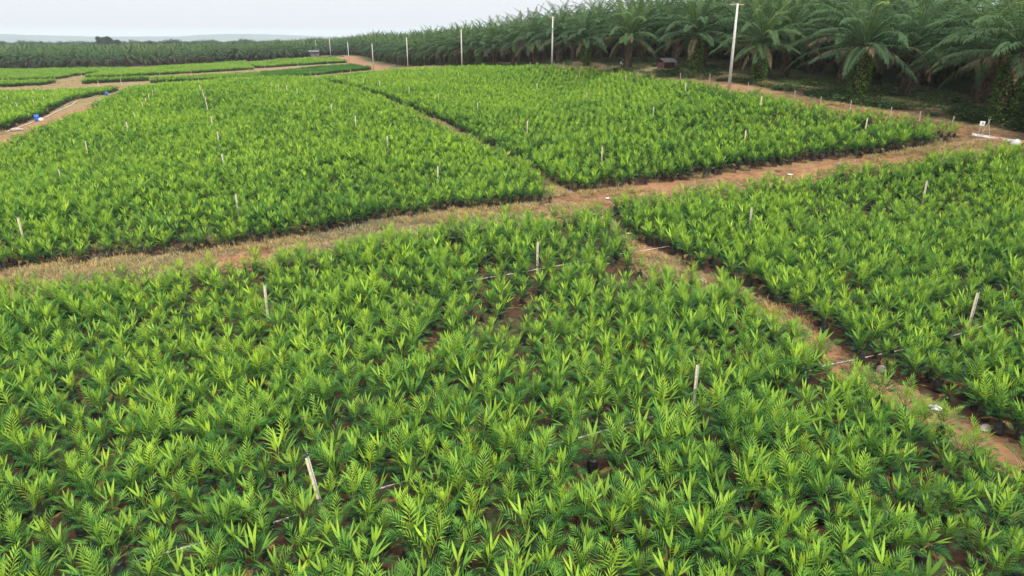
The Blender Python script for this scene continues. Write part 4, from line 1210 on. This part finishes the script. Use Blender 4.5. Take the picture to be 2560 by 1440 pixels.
def broad_tree(x, y, h, w, label, seed, lobes):
    random.seed(seed)
    z = float(ground(np.array([x]), np.array([y]))[0])
    r = empty('broadleaf_tree', (x, y, z)); tag(r, label, 'tree', 'lone broadleaf trees on the plain')
    m = MB(); m.tube([(0, 0, -0.5), (0.2, 0, h * 0.3), (0.3, 0.2, h * 0.55)], [h * 0.045, h * 0.035, h * 0.02], 8)
    for q in range(5):
        a = q * 1.25; m.tube([(0.2, 0, h * 0.32), (w * 0.22 * math.cos(a), w * 0.22 * math.sin(a), h * 0.62)], [h * 0.022, h * 0.008], 6)
    m.build('trunk', M['bark'], r)
    m = MB()
    cl = [(random.gauss(0, w * 0.22), random.gauss(0, w * 0.22), h * random.uniform(0.5, 0.86), w * random.uniform(0.12, 0.2)) for _ in range(lobes)]
    for k in range(6000):
        c = random.choice(cl)
        a, b = random.uniform(0, 6.28), math.acos(random.uniform(-1, 1)); q = c[3] * random.random() ** 0.33
        p = Vector((c[0] + q * math.sin(b) * math.cos(a), c[1] + q * math.sin(b) * math.sin(a), c[2] + 0.75 * q * math.cos(b)))
        d = Vector((random.gauss(0, 1), random.gauss(0, 1), random.gauss(0, 0.6))).normalized()
        leaflet(m, p, d, d.orthogonal().normalized(), w * 0.05, w * 0.035, 0.1, 0)
    m.build('crown', M['farleaf'], r)
def far_pos(u, dist): 
    a = math.atan((u - CX) / FPX); return dist * math.sin(a), dist * math.cos(a)
x, y = far_pos(318, 760); broad_tree(x, y, 19.0, 15, 'dark round broadleaf tree rising alone above the far palms', 1, 16)
x, y = far_pos(347, 770); broad_tree(x, y, 17.0, 13, 'smaller broadleaf tree touching the dark round tree\'s right side', 2, 13)
x, y = far_pos(2, 700); broad_tree(x, y, 17.0, 12, 'dark bushy broadleaf tree at the far left of the horizon', 3, 13)
# the belt of mixed wood behind the palms reads as one mass
wood_col = bpy.data.collections.new('wood_variants')
for i in range(3):
    random.seed(800 + i); m = MB()
    cl = [(random.gauss(0, 2.2), random.gauss(0, 2.2), random.uniform(4, 9), random.uniform(1.5, 3)) for _ in range(8)]
    for k in range(700):
        c = random.choice(cl); a, b = random.uniform(0, 6.28), math.acos(random.uniform(-1, 1)); q = c[3] * random.random() ** 0.33
        p = Vector((c[0] + q * math.sin(b) * math.cos(a), c[1] + q * math.sin(b) * math.sin(a), c[2] + 0.8 * q * math.cos(b)))
        d = Vector((random.gauss(0, 1), random.gauss(0, 1), random.gauss(0, 0.6))).normalized()
        leaflet(m, p, d, d.orthogonal().normalized(), 0.9, 0.6, 0.1, 0)
    m.tube([(0, 0, -1), (0, 0, 6)], [0.35, 0.2], 6)
    o = bpy.data.objects.new('wood_variant_%d' % i, m.mesh('wood_variant_%d' % i, M['farleaf'])); wood_col.objects.link(o)
nw = 5200
wa = rng.uniform(-0.68, 0.15, nw); wr = np.sqrt(rng.uniform(820 ** 2, 1900 ** 2, nw))
wx, wy = wr * np.sin(wa), wr * np.cos(wa)
scatter('distant_wood', np.stack([wx, wy, ground(wx, wy)], 1), np.stack([np.zeros(nw), np.zeros(nw), rng.uniform(0, 6.28, nw)], 1),
        np.repeat((rng.uniform(0.9, 1.5, nw) + 0.25 * (rng.random(nw) < 0.03))[:, None], 3, 1), rng.integers(0, 3, nw), rng.normal(0, 0.2, nw), wood_col)

# ------------------------------------------------------------------ haze: one box of thin air
hz = MB(); TOP = HC + 110
hz.box((0, 5200, (TOP - 60) / 2), (22000, 11200, TOP + 60))
m, nt, N, L, bs = mat('haze_air')
N.remove(bs)
vol = N.new('ShaderNodeVolumePrincipled'); vol.inputs['Density'].default_value = 0.00013; vol.inputs['Color'].default_value = (0.84, 0.93, 0.97, 1); vol.inputs['Anisotropy'].default_value = 0.2
L.new(vol.outputs[0], N['Material Output'].inputs['Volume'])
o = hz.build('haze', m); tag(o, kind='stuff')

# ------------------------------------------------------------------ light: bright hazy sky and a soft sun
SUN_EL, SUN_AZ = R(60), R(150)                  # azimuth to the right of straight ahead
w = bpy.data.worlds.new('World'); scene.world = w; w.use_nodes = True
N, L = w.node_tree.nodes, w.node_tree.links
bg = N['Background']
sky = N.new('ShaderNodeTexSky'); sky.sky_type = 'NISHITA'; sky.sun_disc = False
sky.sun_elevation = SUN_EL; sky.sun_rotation = SUN_AZ; sky.dust_density = 6.0; sky.air_density = 1.0; sky.ozone_density = 1.0
tc = N.new('ShaderNodeTexCoord'); sp = N.new('ShaderNodeSeparateXYZ'); L.new(tc.outputs['Generated'], sp.inputs[0])
cr = N.new('ShaderNodeValToRGB')
cr.color_ramp.elements[0].position = 0.0; cr.color_ramp.elements[0].color = (0.97, 0.995, 1.04, 1)
cr.color_ramp.elements[1].position = 1.0; cr.color_ramp.elements[1].color = (2.3, 2.36, 2.46, 1)
e = cr.color_ramp.elements.new(0.10); e.color = (0.98, 1.0, 1.045, 1)
e = cr.color_ramp.elements.new(0.35); e.color = (1.15, 1.18, 1.22, 1)
L.new(sp.outputs['Z'], cr.inputs[0])
bg2 = N.new('ShaderNodeBackground'); L.new(cr.outputs[0], bg2.inputs['Color']); bg2.inputs['Strength'].default_value = 0.85
L.new(sky.outputs[0], bg.inputs['Color']); bg.inputs['Strength'].default_value = 0.06
ad = N.new('ShaderNodeAddShader'); L.new(bg.outputs[0], ad.inputs[0]); L.new(bg2.outputs[0], ad.inputs[1])
L.new(ad.outputs[0], N['World Output'].inputs['Surface'])
sl = bpy.data.lights.new('sun', 'SUN'); sl.energy = 4.2; sl.angle = R(10); sl.color = (1.0, 0.95, 0.87)
so = bpy.data.objects.new('sun', sl); COL.objects.link(so)
sdir = Vector((math.sin(SUN_AZ) * math.cos(SUN_EL), math.cos(SUN_AZ) * math.cos(SUN_EL), math.sin(SUN_EL)))
so.rotation_euler = sdir.to_track_quat('Z', 'Y').to_euler(); so.location = (0, 0, 60)

# ------------------------------------------------------------------ camera and render settings
cam = bpy.data.cameras.new('camera'); co = bpy.data.objects.new('camera', cam); COL.objects.link(co)
co.location = (0, 0, HC); co.rotation_euler = (R(90) - TH, 0, 0)
cam.sensor_width = 36.0; cam.lens = 36.0 * FPX / 2560.0; cam.clip_start = 0.1; cam.clip_end = 20000
scene.camera = co
vs_ = scene.view_settings
vs_.view_transform = 'Standard'; vs_.look = 'None'; vs_.gamma = 1.0; vs_.exposure = 0.0; vs_.use_curve_mapping = False
cy = scene.cycles
cy.use_denoising = True; cy.max_bounces = 5; cy.diffuse_bounces = 3; cy.glossy_bounces = 2; cy.transmission_bounces = 3; cy.volume_bounces = 0; cy.transparent_max_bounces = 4
cy.caustics_reflective = False; cy.caustics_refractive = False
